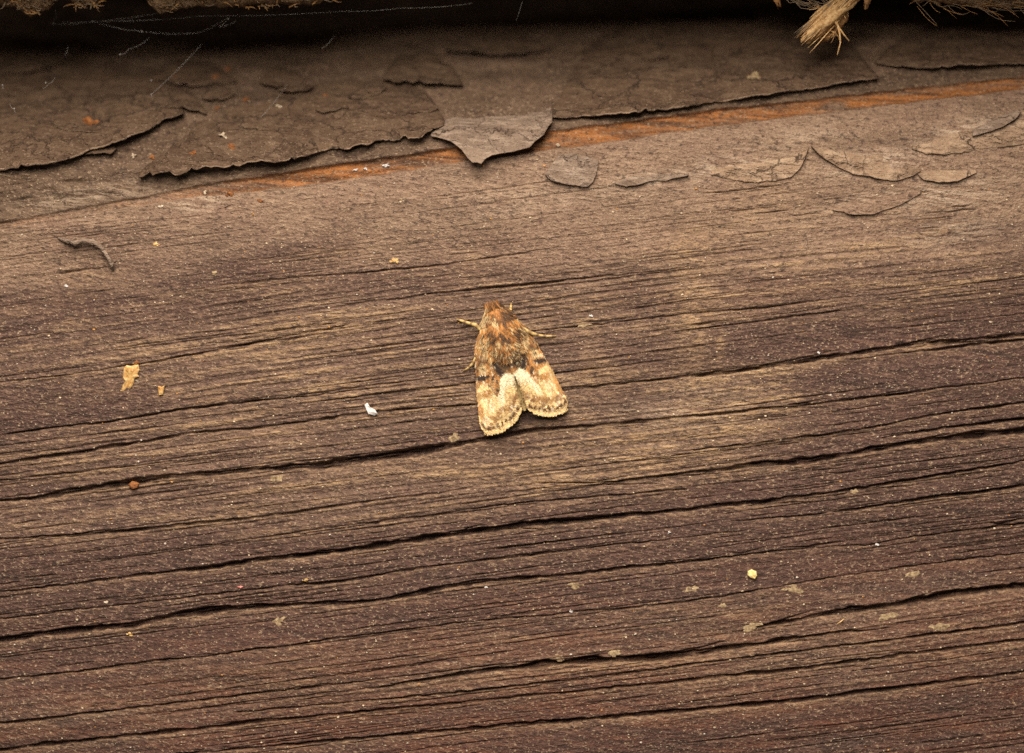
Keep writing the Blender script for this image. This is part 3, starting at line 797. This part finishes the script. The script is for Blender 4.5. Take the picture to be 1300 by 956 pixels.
M_AMBER = crumb_material('amber_resin', (0.40, 0.19, 0.045), (0.70, 0.49, 0.20), 6.0, 0.45, 0.5, 0.3)
M_PALE = crumb_material('pale_crumb', (0.40, 0.32, 0.22), (0.66, 0.56, 0.42), 4.0, 0.7, 0.3)
M_WHITE = crumb_material('white_chip', (0.46, 0.44, 0.42), (0.74, 0.72, 0.70), 4.0, 0.6, 0.4)
M_YELLOW = crumb_material('yellow_seed', (0.68, 0.50, 0.15), (0.85, 0.71, 0.36), 4.0, 0.55, 0.4)
M_RUST = crumb_material('rust_frass', (0.12, 0.042, 0.014), (0.33, 0.13, 0.034), 3.0, 0.7, 0.3)
M_LICHEN = crumb_material('dry_spot', (0.13, 0.085, 0.05), (0.46, 0.35, 0.20), 3.4, 0.85, 0.2)

am = crumb('amber_flake', 165, 477, [(-7, -9), (-4, -13), (2, -12), (7, -15), (11, -13), (12, -7), (10, -2), (11, 1), (6, 4), (5, 9), (3, 12), (0, 17), (-4, 16), (-9, 20), (-14, 19), (-12, 15), (-7, 15), (-6, 8), (-9, 3), (-8, -4)], M_AMBER, 'largest amber and cream flake on the wood at left', 'flake', 2.4, seed=1, tilt=(0.12, -0.05))
crumb('amber_flake', 174, 461, blob(3.5, 3, 8, 2), M_RUST, 'tiny orange crumb touching the top of the amber flake', 'crumb', 3, seed=2)
crumb('amber_flake', 204, 496, [(-3, -6), (2, -5), (6, -7), (4, -1), (3, 5), (-2, 6), (-3, 1)], M_AMBER, 'small orange flake right of the largest amber flake', 'flake', 3, seed=3)
crumb('amber_flake', 170, 616, [(-6, -1), (-2, -5), (3, -4), (7, -2), (5, 3), (0, 5), (-5, 3)], M_RUST, 'orange crumb caught in the long crack at lower left', 'crumb', 4, seed=4)
crumb('white_chip', 471, 520, [(-8, -6), (-4, -8), (-1, -3), (5, 0), (8, 5), (4, 7), (-3, 6), (-6, 1)], M_WHITE, 'bright white chip left of the moth', 'chip', 2.5, seed=5, tilt=(0.15, 0.1))
crumb('yellow_seed', 955, 729, [(-6, -4), (-1, -6), (5, -4), (6, 2), (3, 6), (-3, 4), (-6, 1)], M_YELLOW, 'bright yellow seed like chip at lower right', 'chip', 4, seed=6)
for i, (x, y, rx, ry, lb) in enumerate([(1004, 748, 13, 5, 'pale elongated dry spot right of the yellow chip'), (879, 748, 8, 5, 'dull tan dry spot left of the yellow chip'), (955, 795, 9, 5, 'tan dry spot below the yellow chip'), (1128, 783, 10, 4, 'faint tan dry spot beside the lower right crack'),
                                       (1189, 797, 10, 4, 'yellowish dry spot farthest to the lower right'), (730, 743, 9, 4, 'greyish flat dry spot at lower centre'), (349, 609, 9, 4, 'whitish dry spot under the long left crack'), (917, 769, 3.5, 3, 'tiny pale dot between the tan dry spots'),
                                       (1155, 730, 10, 4, 'faint brown dry spot above the lower right crack'), (710, 834, 9, 4, 'straw coloured splinter spot near the bottom crack'), (779, 830, 8, 3.5, 'straw coloured spot on the bottom crack edge'), (1084, 624, 4, 3, 'pale speck in the right hand crack'),
                                       (354, 787, 9, 6, 'powdery pale spot at lower left'), (578, 555, 6, 4, 'sandy crumb below the left wing tip'), (743, 411, 10, 3.5, 'sandy streak crumb right of the moth')]):
    crumb('dry_spot', x, y, blob(rx, ry, 18, i * 3.1, 0.8, -0.12), M_AMBER if 'orange' in lb else M_LICHEN, lb, 'spot', 0.6, -0.1, seed=20 + i)
for i, (x, y, r, m, lb) in enumerate([(283, 172, 6, M_PALE, 'largest cream crumb on the paint sheet at upper left'), (170, 198, 5, M_PALE, 'cream crumb in the hollow under the left paint sheet'), (452, 216, 3.5, M_WHITE, 'left white bead in the orange seam'), (464, 214, 3, M_WHITE, 'middle white bead in the orange seam'),
                                      (491, 210, 4, M_WHITE, 'right white bead in the orange seam'), (708, 184, 3, M_PALE, 'pale speck on the orange seam beside the hanging flake'), (260, 244, 4, M_PALE, 'cream crumb at the left end of the orange seam'), (204, 262, 3, M_PALE, 'cream dot below the left end of the seam'),
                                      (292, 246, 6, M_RUST, 'rusty crumb sitting on the seam at left'), (330, 255, 4, M_RUST, 'rusty crumb below the seam at left'), (246, 194, 5.5, M_RUST, 'rusty frass clump in the middle of the ragged sheet'), (295, 186, 6, M_RUST, 'rusty frass clump near the ragged sheet edge'),
                                      (193, 199, 5, M_RUST, 'rusty frass clump at the ragged sheet left end'), (114, 155, 10, M_RUST, 'brick red paint chip on the left paint sheet'), (275, 137, 4, M_RUST, 'rusty dot above the ragged sheet'), (290, 87, 6, M_RUST, 'rusty crumb high on the dark paint'),
                                      (274, 98, 5, M_RUST, 'rusty crumb beside the highest rusty crumb'), (223, 98, 4, M_RUST, 'dark rusty dot on the upper left paint'), (413, 121, 4, M_RUST, 'rusty dot right of the cobweb strand'), (354, 135, 4, M_PALE, 'cream dot on the ragged sheet'), (312, 126, 5, M_RUST, 'rusty smear crumb above the ragged sheet'),
                                      (957, 97, 9, M_LICHEN, 'tan round pellet on the long right paint sheet'), (500, 331, 6, M_AMBER, 'yellow crumb cluster on the upper wood'), (84, 363, 2.5, M_WHITE, 'tiny white dot under the curled splinter'), (751, 401, 2.5, M_WHITE, 'tiny white dot right of the moth'),
                                      (273, 346, 5, M_LICHEN, 'round pale pellet mark on the wood at left'), (617, 745, 2.5, M_WHITE, 'tiny white fleck on the lower crack edge'), (724, 776, 3, M_WHITE, 'white fleck at the lower centre'), (135, 765, 2.5, M_PALE, 'pale fleck at the lower left'), (1113, 691, 2.5, M_WHITE, 'white fleck on the right hand wood'),
                                      (850, 676, 2.5, M_WHITE, 'white fleck at the right of centre'), (305, 745, 3, crumb_material('pink_fleck', (0.55, 0.18, 0.16), (0.7, 0.3, 0.26), 3), 'pink fleck at lower left'), (388, 737, 4, M_AMBER, 'amber dot at lower left'), (167, 805, 5, M_AMBER, 'amber dot below the wide lower left crack'),
                                      (1258, 409, 2.5, M_PALE, 'cream fleck near the right edge'), (1040, 448, 2, M_WHITE, 'white fleck above the right crack'), (1070, 37, 4, M_HAIR, 'grey speck on the dark paint by the straw stub'), (198, 310, 5, M_AMBER, 'amber crumb on the pale wood at upper left')]):
    if m in (M_RUST, M_AMBER, M_LICHEN):
        clump(x, y, r * 0.95, m, lb, i)
        continue
    crumb('crumb', x, y, blob(r * .85, r * 0.6, 13, i * 1.7, 0.9), m, lb, 'crumb', r * 0.6, lift=0.0, seed=60 + i, dome=0.5)
# short straw fibre at the lower right
c0 = at(1062, 792); c1 = at(1071, 785)
v, f = tube([(c0[0], c0[1], surf(c0[0], c0[1]) + 2), ((c0[0] + c1[0]) / 2, (c0[1] + c1[1]) / 2, max(surf(c0[0], c0[1]), surf(c1[0], c1[1])) + 4), (c1[0], c1[1], surf(c1[0], c1[1]) + 3)], [0.7, 0.8, 0.5], 6)
tag(build('straw_fibre', v, f, M_STRAWPALE, None, origin=(c0[0], c0[1], 0)), 'short straw fibre lying beside the lower right crack', 'fibre')

# fine dust grains all over the wood
def grains(n):
    bm = bmesh.new(); bmesh.ops.create_icosphere(bm, subdivisions=1, radius=1.0)
    bv = np.array([q.co[:] for q in bm.verts]); bf = [[q.index for q in p.verts] for p in bm.faces]; bm.free()
    bf = np.array(bf)
    V, F, Cc = [], [], []
    for i in range(n):
        x = rng.uniform(-120, 1420); y = rng.uniform(200, 1000)
        hz = surf(x, y)
        if hz - float(macro(x, y)) < -4: continue
        r = rng.choice([0.45, 0.6, 0.8, 1.1, 1.5], p=[.34, .34, .2, .09, .03])
        j = bv * r * rng.uniform(0.65, 1.25, (len(bv), 1)) * np.array([1.2, 0.9, 0.8])
        V.append(j + np.array([x, y, hz + r * 0.35])); F.append(bf + len(bv) * (len(V) - 1))
        t = rng.uniform()
        c = np.array([0.62, 0.50, 0.34]) * rng.uniform(.6, 1.15) if t < .75 else (np.array([0.56, 0.49, 0.41]) if t < .9 else np.array([0.55, 0.27, 0.07]))
        Cc.append(np.repeat(c[None], len(bv), 0))
    o = build('dust_grains', np.concatenate(V), np.concatenate(F).tolist(), tint_material('dust_grain', 0.6, 0.4), None, False, np.clip(np.concatenate(Cc), 0, .85))
    return tag(o, 'fine pale dust grains scattered over the brown wood', 'dust', kind='stuff')
grains(4000)

# ---------------------------------------------------------------- the moth
HX, HY = 627.0, 391.0
AX = np.array([0.29, 0.957]); PX = np.array([0.957, -0.29])
def mloc(s, d, h):
    return (HX + AX[0] * s + PX[0] * d, HY + AX[1] * s + PX[1] * d, h)
GROUND = max(surf(x, y) for x in range(606, 722, 6) for y in range(400, 550, 6)) * 0.6
moth = empty('moth', *mloc(80, 0, GROUND))
tag(moth, 'brown and cream moth resting head up with folded wings on the wooden beam', 'moth')
M_BODY = tint_material('moth_body', 0.8, 0.15, 0.3, 0.6)
M_FUR = tint_material('moth_fur', 0.75, 0.2, 0.3)
M_SCALE = tint_material('moth_scales', 0.65, 0.25, 0.15)
M_LEG = crumb_material('moth_leg', (0.17, 0.10, 0.03), (0.68, 0.50, 0.21), 5.0, 0.55, 0.4)
M_ANT = crumb_material('moth_antenna', (0.16, 0.085, 0.03), (0.34, 0.20, 0.08), 3.0, 0.6, 0.3)
M_BAND = tint_material('moth_leg_bands', 0.6, 0.3)
M_EYE = NT('moth_eye', 0.2, 0.6).done((0.012, 0.008, 0.006))

def body():
    # one continuous body: head, thorax, abdomen
    secs = [(-1, 6, 3.5, 13), (1, 10.5, 6, 13), (6, 13.5, 8, 14), (11, 15, 9, 14), (15, 15.5, 9.5, 14), (19, 18, 11, 15), (27, 20, 13, 16), (38, 20, 14, 16), (50, 18, 13, 15), (60, 14, 11, 13), (72, 11, 9, 11), (95, 9, 7.5, 9), (115, 7.5, 6, 9), (128, 5, 5, 9), (136, 1.5, 2, 9)]
    n = 20; V, F, Cc = [], [], []
    for s, w, hh, zc in secs:
        for k in range(n):
            t = 2 * math.pi * k / n
            V.append(mloc(s, w * math.cos(t), GROUND + zc + hh * math.sin(t)))
            Cc.append((0.27, 0.12, 0.035) if s < 60 else (0.30, 0.22, 0.09))
    for i in range(len(secs) - 1):
        for k in range(n):
            k2 = (k + 1) % n
            F.append((i * n + k, i * n + k2, (i + 1) * n + k2, (i + 1) * n + k))
    F.append(tuple(range(n))); F.append(tuple((len(secs) - 1) * n + k for k in range(n))[::-1])
    return build('body', V, F, M_BODY, moth, True, np.array(Cc))
bd = body()

# wing outline in (s, d): leading edge and inner/outer margin
d_out = curve([(16, 14), (22, 22), (30, 28.5), (41, 34.5), (55, 38.5), (69, 41.5), (98, 48.5), (123, 53), (134, 55), (142, 56), (147, 54.6), (151.5, 52), (154.8, 48), (157, 42.5)])
d_in = curve([(16, 1), (60, -1), (84, 0), (92, 1.6), (108, 2.6), (120, 2.8), (129, 3.0), (134, 3.8), (139, 6), (144.5, 10.5), (149.5, 17), (153.3, 25), (155.8, 33), (157, 41)])
LS = {-1: 1.04, 1: 0.95}
def wing_h(s, u, d):
    """roof-like wing: high along the back, low at the leading edge; u 0 at the inner margin, 1 at the leading edge"""
    back_h = np.interp(s, [16, 30, 50, 80, 110, 135, 157], [26, 30, 30, 25, 19, 14, 9])
    edge_h = np.interp(s, [16, 40, 80, 130, 157], [14, 9, 6, 5, 6])
    ad = np.clip(np.abs(d) / 56.0, 0, 1)
    q = np.clip(np.abs(d) / np.maximum(d_out(s), 1), 0, 1)
    return GROUND + back_h + (edge_h - back_h) * (q ** 1.5) + 0.8 * vnoise(s / 12, d / 9, 33)

BL = {'orange': (0.50, 0.225, 0.058), 'brown': (0.23, 0.105, 0.036), 'dark': (0.030, 0.018, 0.012), 'cream': (0.82, 0.61, 0.29), 'white': (0.92, 0.82, 0.58), 'tan': (0.44, 0.265, 0.095), 'olive': (0.27, 0.18, 0.070), 'grey': (0.40, 0.34, 0.26), 'pale': (0.60, 0.44, 0.22)}
def wing_color(s, d, seed):
    """forewing pattern: marbled brown base, cream band and scalloped outer margin; s, d arrays, d >= 0"""
    s = np.asarray(s, float); d = np.asarray(d, float)
    ws = s + 2.6 * fbm(s / 7, d / 5, seed, 3); wd = d + 2.4 * fbm(s / 9 + 9, d / 6, seed + 3, 3)
    c = np.empty(s.shape + (3,)); c[:] = BL['orange']
    def over(name, m):
        c[:] = c * (1 - m[..., None]) + np.array(BL[name]) * m[..., None]
    def ell(name, cs, cd, rs, rd, a=1.0, soft=.35, ang=0.0):
        ca, sa = math.cos(ang), math.sin(ang)
        us, ud = (ws - cs) * ca + (wd - cd) * sa, -(ws - cs) * sa + (wd - cd) * ca
        q = np.sqrt((us / rs) ** 2 + (ud / rd) ** 2)
        over(name, a * (1 - sstep(1 - soft, 1 + soft, q)))
    mott = fbm(s / 6, d / 4, seed + 7, 3)
    over('brown', 0.75 * sstep(0.0, 0.5, mott)); over('tan', 0.6 * sstep(0.05, 0.5, -mott))
    # basal field
    ell('grey', 46, 20, 9, 5, .5); ell('tan', 45, 27, 8, 5, .8)
    ell('dark', 52, 16, 4, 6, .85); ell('pale', 56, 24, 7, 5.5, .8); ell('brown', 60, 33, 8, 4, .6)
    ell('dark', 67, 4, 9, 7, .95); ell('brown', 66, 13, 7, 5, .6); ell('grey', 58, 6, 5, 7, .5)
    ell('dark', 74, 16, 13, 3.2, .95, ang=-0.15); ell('dark', 80, 13, 8, 6, .95)
    ell('olive', 74, 8, 8, 4, .6); ell('orange', 72, 2, 6, 4, .6); ell('orange', 82, 22, 11, 4.5, .9)
    ell('cream', 72, 33, 6.5, 5.5, .85); ell('tan', 72, 32.5, 3, 2.6, .8)
    ell('dark', 83.5, 37.5, 3.2, 9.5, .95); ell('orange', 77, 42, 9, 2.5, .6)
    # cream band: inner lobe reaches up to the back
    hw = np.interp(d, [0, 7, 14, 19, 23, 26, 29, 34, 40, 48, 58], [88, 84, 88, 98, 110, 113, 103, 93, 91, 95, 108])
    band = sstep(-1.5, 1.8, ws - hw)
    over('cream', band)
    inner = band * sstep(16, 3, np.abs(ws - hw - 7)) * sstep(30, 20, d)
    over('white', 0.85 * np.clip(inner * 1.3, 0, 1))
    ell('white', 116, 38, 15, 6, .35); ell('tan', 105, 37, 6, 7.5, .95); ell('orange', 105, 36, 4, 5.5, .9); ell('cream', 97, 37, 3.5, 7, .8)
    ell('orange', 122, 50.5, 17, 3.8, .9); ell('tan', 100, 46.5, 12, 3, .8)
    # tan wave through the cream
    dm = 157 - 3 - np.interp(d, [0, 6, 12, 21, 30, 41, 50, 57], [24, 15.5, 9.5, 4.5, 1.8, 0, 1.5, 9])        # s of the outer margin at d
    e = dm - ws                                                                                           # distance inside the margin
    wv = np.exp(-((e - 17 - 2.5 * np.sin(d / 3.2)) / 3.8) ** 2) * sstep(48, 38, d)
    over('tan', np.clip(wv * 1.5, 0, .95)); over('brown', np.clip(wv * .8 - .15, 0, .5))
    over('olive', 0.55 * sstep(.25, .6, fbm(s / 3, d / 3, seed + 12, 2)) * np.exp(-((e - 9) / 5) ** 2))
    ell('white', 141, 47, 8, 6, .4)
    # veins and streaks running out from the wing root
    th = np.arctan2(d + 4, s + 10)
    vein = np.exp(-((np.abs((th * 26) % 1 - .5)) / .10) ** 2)
    over('tan', 0.7 * vein * band * (1 - 0.6 * np.clip(inner, 0, 1))); over('brown', 0.5 * vein * (1 - band))
    st = fbm(s / 13, th * 60, seed + 50, 3)
    over('brown', 0.7 * sstep(.10, .45, st) * (1 - band)); over('pale', 0.45 * sstep(.12, .5, -st) * (1 - band) * sstep(.08, .2, c[..., 0]))
    over('tan', 0.55 * sstep(.05, .4, st) * band * (1 - np.clip(inner, 0, 1))); over('brown', 0.8 * sstep(.12, .32, fbm(s / 5, d / 4, seed + 64, 2)) * band * sstep(30, 16, e) * (1 - np.clip(inner, 0, 1))); over('olive', 0.35 * sstep(.2, .5, fbm(s / 5, d / 4, seed + 60, 3)) * band * sstep(22, 12, e))
    # scalloped dark lunules along the margin and pale edge
    ph = np.abs(((d + 0.5) % 5.6) - 2.8) / 2.8
    lun = np.exp(-((e - 2.6 - 2.8 * (1 - ph)) / 2.3) ** 2) * sstep(0.95, 0.5, ph)
    over('olive', np.clip(lun * 1.8, 0, 1)); over('brown', np.clip(lun * 1.6, 0, 1)); over('dark', np.clip(lun * 1.2 - .4, 0, .75))
    ell('dark', 83.5, 37.5, 3.4, 9, .95); ell('dark', 70, 4, 11, 7, .9); ell('dark', 66, 34, 2.5, 7, .6); ell('pale', 74, 33, 4.5, 4.5, .8); ell('cream', 97, 38, 3.5, 8, .7); ell('dark', 76, 15, 11, 2.6, .85, ang=-0.15); ell('dark', 52, 16, 3, 5, .6); ell('dark', 62, 30, 2.5, 5, .5)
    over('cream', 0.8 * sstep(1.5, -0.5, e) * (s > 120))
    over('olive', 0.75 * sstep(5.5, 1.5, d) * sstep(92, 100, s)); ell('olive', 116, 1, 13, 3.5, .7); ell('dark', 118, 0, 6, 2.5, .6)
    over('dark', 0.55 * sstep(.3, .6, fbm(s / 2.6, d / 2.0, seed + 21, 2)) * (1 - 0.45 * band))
    over('dark', 0.85 * sstep(.22, .42, fbm(s / 8, d / 3.5, seed + 23, 3)) * (1 - band) * sstep(44, 56, s))
    over('white', 0.5 * sstep(.3, .6, fbm(s / 3.2, d / 2.0, seed + 27, 2)))
    c *= (1 + 0.18 * vnoise(s / 1.7, d / 1.7, seed + 30))[..., None]
    return np.clip(c, 0.008, 0.9)

def wloc(s, d, h): return mloc(16 + (s - 16) * 0.955, d, h)
def make_wing(side):
    ns, nu = 70, 22
    k = LS[side]
    V, F, Cc = [], [], []
    sv = np.linspace(16, 157, ns + 1)
    for s in sv:
        di, do = float(d_in(s)), float(d_out(s))
        for j in range(nu + 1):
            u = j / nu
            d = di + (do - di) * u
            lay = 0.9 if side > 0 and d < 3 else 0
            V.append(wloc(s, side * d * k, float(wing_h(s, u, d)) + lay)); Cc.append((s, max(d, 0)))
    Cc = np.array(Cc)
    W = nu + 1; n = len(V)
    V2 = [(a, b, h - 0.9) for a, b, h in V]
    for i in range(ns):
        for j in range(nu):
            a = i * W + j
            F.append((a, a + 1, a + W + 1, a + W)); F.append((n + a, n + a + W, n + a + W + 1, n + a + 1))
        a = i * W; F.append((a, a + W, n + a + W, n + a)); a += nu; F.append((a, n + a, n + a + W, a + W))
    for j in range(nu):
        a = j; F.append((a, n + a, n + a + 1, a + 1)); a = ns * W + j; F.append((a, a + 1, n + a + 1, n + a))
    cc = wing_color(Cc[:, 0], Cc[:, 1], 200 + side)
    w = build('forewing', V + V2, F, M_SCALE, moth, True, np.concatenate([cc, cc * 0.8]))
    w['label'] = 'left forewing with a black bar and cream outer third' if side < 0 else 'right forewing with cream outer third'
    # overlapping wing scales
    m = 8500
    s = rng.uniform(17, 156, m * 2); u = rng.uniform(0, 1, m * 2)
    di, do = d_in(s), d_out(s)
    keep = rng.uniform(0, 1, m * 2) < (do - di) / 58.0
    s, u, di, do = s[keep], u[keep], di[keep], do[keep]
    d = di + (do - di) * u
    colr = wing_color(s + 2.0, np.maximum(d, 0), 200 + side) * rng.uniform(.74, 1.18, (len(s), 1))
    z = wing_h(s, u, d)
    L = rng.uniform(3.2, 5.8, len(s)); Wd = rng.uniform(0.9, 1.6, len(s)); rise = rng.uniform(0.2, 0.9, len(s))
    ang = np.arctan2(d, s + 40) * 0.9 + rng.normal(0, .09, len(s))
    ds, dd = np.cos(ang), np.sin(ang)
    V, F, Cv = [], [], []
    for i in range(len(s)):
        b = len(V)
        for (l, wv, hz) in ((0, -.7, .15), (0, .7, .15), (.75, 1, 1), (1, 0, 1.1), (.75, -1, 1)):
            ss = s[i] + ds[i] * L[i] * l - dd[i] * Wd[i] * wv; d2 = d[i] + dd[i] * L[i] * l + ds[i] * Wd[i] * wv
            V.append(wloc(ss, side * d2 * k, z[i] + 0.25 + rise[i] * hz + (0.9 if side > 0 and d[i] < 3 else 0) - (0.12 * L[i] * l)))
            Cv.append(colr[i])
        F.append((b, b + 1, b + 2, b + 3, b + 4))
    sc = build('scales', V, F, M_SCALE, w, False, np.clip(np.array(Cv), .006, .9)); sc.location = (0, 0, 0)
    sc['kind'] = 'stuff'
    # fringe of hair scales along the outer margin
    V, F, Cv = [], [], []
    for i in range(900):
        t = rng.uniform(0, 1)
        s0 = 124 + 33 * t; d0 = float(d_in(s0))
        if rng.uniform() < 0.45:
            d0 = rng.uniform(30, 54); s0 = float(np.interp(d0, [30, 41, 46.5, 51, 55.5], [152, 155, 157, 156, 153]))
        a = math.atan2(d0 - 6, 45) * 0.8 - (0.5 if t < .5 and d0 < 20 else 0.1) + rng.normal(0, .15)
        L = rng.uniform(1.8, 3.8); wv = rng.uniform(.4, .8)
        z0 = float(wing_h(s0, 0, d0)); b = len(V)
        ph = abs(((d0 + 0.5) % 5.6) - 2.8) / 2.8
        cv = np.array(BL['cream']) * rng.uniform(.55, 1.05) if ph > .4 or rng.uniform() < .35 else np.array(BL['olive']) * rng.uniform(.7, 1.3)
        for (l, q) in ((-.3, -1), (-.3, 1), (1, .3), (1, -.3)):
            ss = s0 + math.cos(a) * L * l - math.sin(a) * wv * q; d2 = d0 + math.sin(a) * L * l + math.cos(a) * wv * q
            V.append(wloc(ss, side * d2 * k, z0 + rng.uniform(-.5, .9) - (1.0 if l > 0 else 0))); Cv.append(cv)
        F.append((b, b + 1, b + 2, b + 3))
    fr = build('fringe', V, F, M_SCALE, w, False, np.clip(np.array(Cv), .006, .9)); fr.location = (0, 0, 0)
    fr['kind'] = 'stuff'
    return w
make_wing(-1); make_wing(1)

def fur():
    V, F, Cv = [], [], []
    def hair(s, d, z, ang, L, w, c, up):
        b = len(V)
        ds, dd = math.cos(ang), math.sin(ang)
        for (l, q, hz) in ((0, -1, 0), (0, 1, 0), (.55, .8, .75), (1, 0, 1), (.55, -.8, .75)):
            V.append(mloc(s + ds * L * l - dd * w * q, d + dd * L * l + ds * w * q, z + up * hz)); Cv.append(c)
        F.append((b, b + 1, b + 2, b + 3, b + 4))
    wprof = curve([(-1, 9.5), (3, 13.5), (10, 17), (18, 20.5), (27, 23.5), (38, 24), (50, 21), (62, 15), (70, 9)])
    for i in range(4200):
        s = rng.uniform(-1, 66); wmax = float(wprof(s)); d = wmax * rng.uniform(-1, 1)
        q = abs(d) / wmax
        z = GROUND + float(np.interp(s, [-1, 5, 15, 27, 45, 66], [15, 22, 25, 31, 32, 28])) * (1 - .42 * q ** 2.2) + 1
        ang = d / 34.0 * (0.9 if s > 14 else 1.2) + rng.normal(0, .22)
        if s < 5: ang += math.pi * (1 if rng.uniform() < .3 else 0)
        base = np.array(BL['orange']) * rng.uniform(.45, 1.1)
        n = float(fbm(s / 8, d / 6, 400, 2))
        if s < 16: base = np.array([0.36, 0.16, 0.045]) * rng.uniform(.3, 1.3)
        elif 14 < s < 20: base = np.array([0.16, 0.07, 0.02]) * rng.uniform(.5, 1.2)
        if n > .3: base = np.array([0.10, 0.05, 0.02]) * rng.uniform(.6, 1.4)
        elif n < -.15: base = np.array(BL['pale']) * rng.uniform(.6, 1.1)
        if s > 34 and q > .45 and n < .05: base = np.array(BL['pale']) * rng.uniform(.6, 1.1)
        if s > 54: base = np.array(BL['pale' if n > .1 else 'orange']) * rng.uniform(.45, 1.1) if rng.uniform() < .45 else np.array(BL['brown']) * rng.uniform(.25, .8)
        hair(s, d, z, ang, rng.uniform(5, 12), rng.uniform(.5, 1.1), base * rng.uniform(.55, 1.35), rng.uniform(.2, 4.2))
    # side crests at the wing bases
    for side in (-1, 1):
        for i in range(420):
            s = rng.uniform(22, 60); d = side * rng.uniform(15, 24)
            hair(s, d, GROUND + rng.uniform(21, 26), side * rng.uniform(.0, .5), rng.uniform(6, 11), rng.uniform(.4, .8), np.array(BL['pale' if rng.uniform() < .55 else 'orange']) * rng.uniform(.5, 1.15), rng.uniform(0, 2))
    o = build('fur', V, F, M_FUR, bd, False, np.clip(np.array(Cv), .006, .9)); o.location = (0, 0, 0)
    o['kind'] = 'stuff'
fur()

def limb(name, pts, radii, mat=M_LEG, sides=7, rings=False):
    P3 = []; R3 = []
    n = len(pts)
    for i in range(n - 1):
        m = 5
        for k in range(m):
            t = k / m
            P3.append(tuple(pts[i][q] + (pts[i + 1][q] - pts[i][q]) * t for q in range(3)))
            r = radii[i] + (radii[i + 1] - radii[i]) * t
            R3.append(r * (1 + (0.08 if rings and (len(R3) % 2) else 0)))
    P3.append(pts[-1]); R3.append(radii[-1])
    v, f = tube(P3, R3, sides)
    if rings and mat is M_LEG:
        cc = np.array([((0.56, 0.40, 0.16) if (i // sides) % 5 < 3 else (0.26, 0.16, 0.06)) for i in range(len(v))])
        return build(name, v, f, M_BAND, moth, True, cc)
    return build(name, v, f, mat, moth)
g = GROUND
def lp(x, y, h): return (x, y, surf(x, y) + h)
limb('leg', [(612, 420, g + 14), (604, 413, g + 12), (597, 411, g + 7), (588, 408, g + 4), lp(580, 405.5, 1.6)], [2.4, 2.6, 2.0, 1.8, 1.0], rings=True)
limb('leg', [(616, 445, g + 8), (604, 455, g + 7), (600, 462, g + 5), (595, 467, g + 3), lp(588, 471, 1.4)], [2.2, 2.2, 1.8, 1.4, 0.9], rings=True)
limb('leg', [(664, 418, g + 13), (676, 424, g + 12), (684, 426, g + 7), (694, 427, g + 4), lp(706, 426.5, 1.6)], [2.4, 2.4, 1.7, 1.4, 0.9], rings=True)
limb('leg', [(632, 402, g + 10), (626, 392, g + 10), (621, 391, g + 7), lp(618, 404, 2)], [2.4, 2.6, 2.0, 1.2], rings=True)
limb('leg', [(642, 402, g + 9), (648, 395, g + 8), (648.5, 391, g + 5), lp(649, 385, 2)], [2.2, 2.2, 1.7, 1.0], rings=True)
# antennae swept back along the sides
limb('antenna', [(622, 394, g + 20), (617, 400, g + 19), (612, 412, g + 17), (608, 428, g + 13), (606, 446, g + 11)], [1.1, 0.95, 0.8, 0.7, 0.4], mat=M_ANT, rings=True)
limb('antenna', [(634, 391, g + 20), (644, 397, g + 19), (656, 407, g + 18), (668, 421, g + 15), (678, 436, g + 12)], [1.1, 0.95, 0.8, 0.7, 0.4], mat=M_ANT, rings=True)
for (x, y) in ((619.5, 401), (640, 396)):
    bm = bmesh.new(); bmesh.ops.create_icosphere(bm, subdivisions=2, radius=3.0)
    v = [(x + q.co.x, y + q.co.y, g + 16 + q.co.z) for q in bm.verts]; f = [[q.index for q in p.verts] for p in bm.faces]; bm.free()
    build('eye', v, f, M_EYE, moth)
for (x, y, x2, y2) in ((624, 393, 621, 387), (630, 392, 631, 386)):
    limb('palp', [(x, y, g + 12), ((x + x2) / 2, (y + y2) / 2, g + 12), (x2, y2, g + 10)], [2.6, 2.8, 1.0], mat=M_LEG)
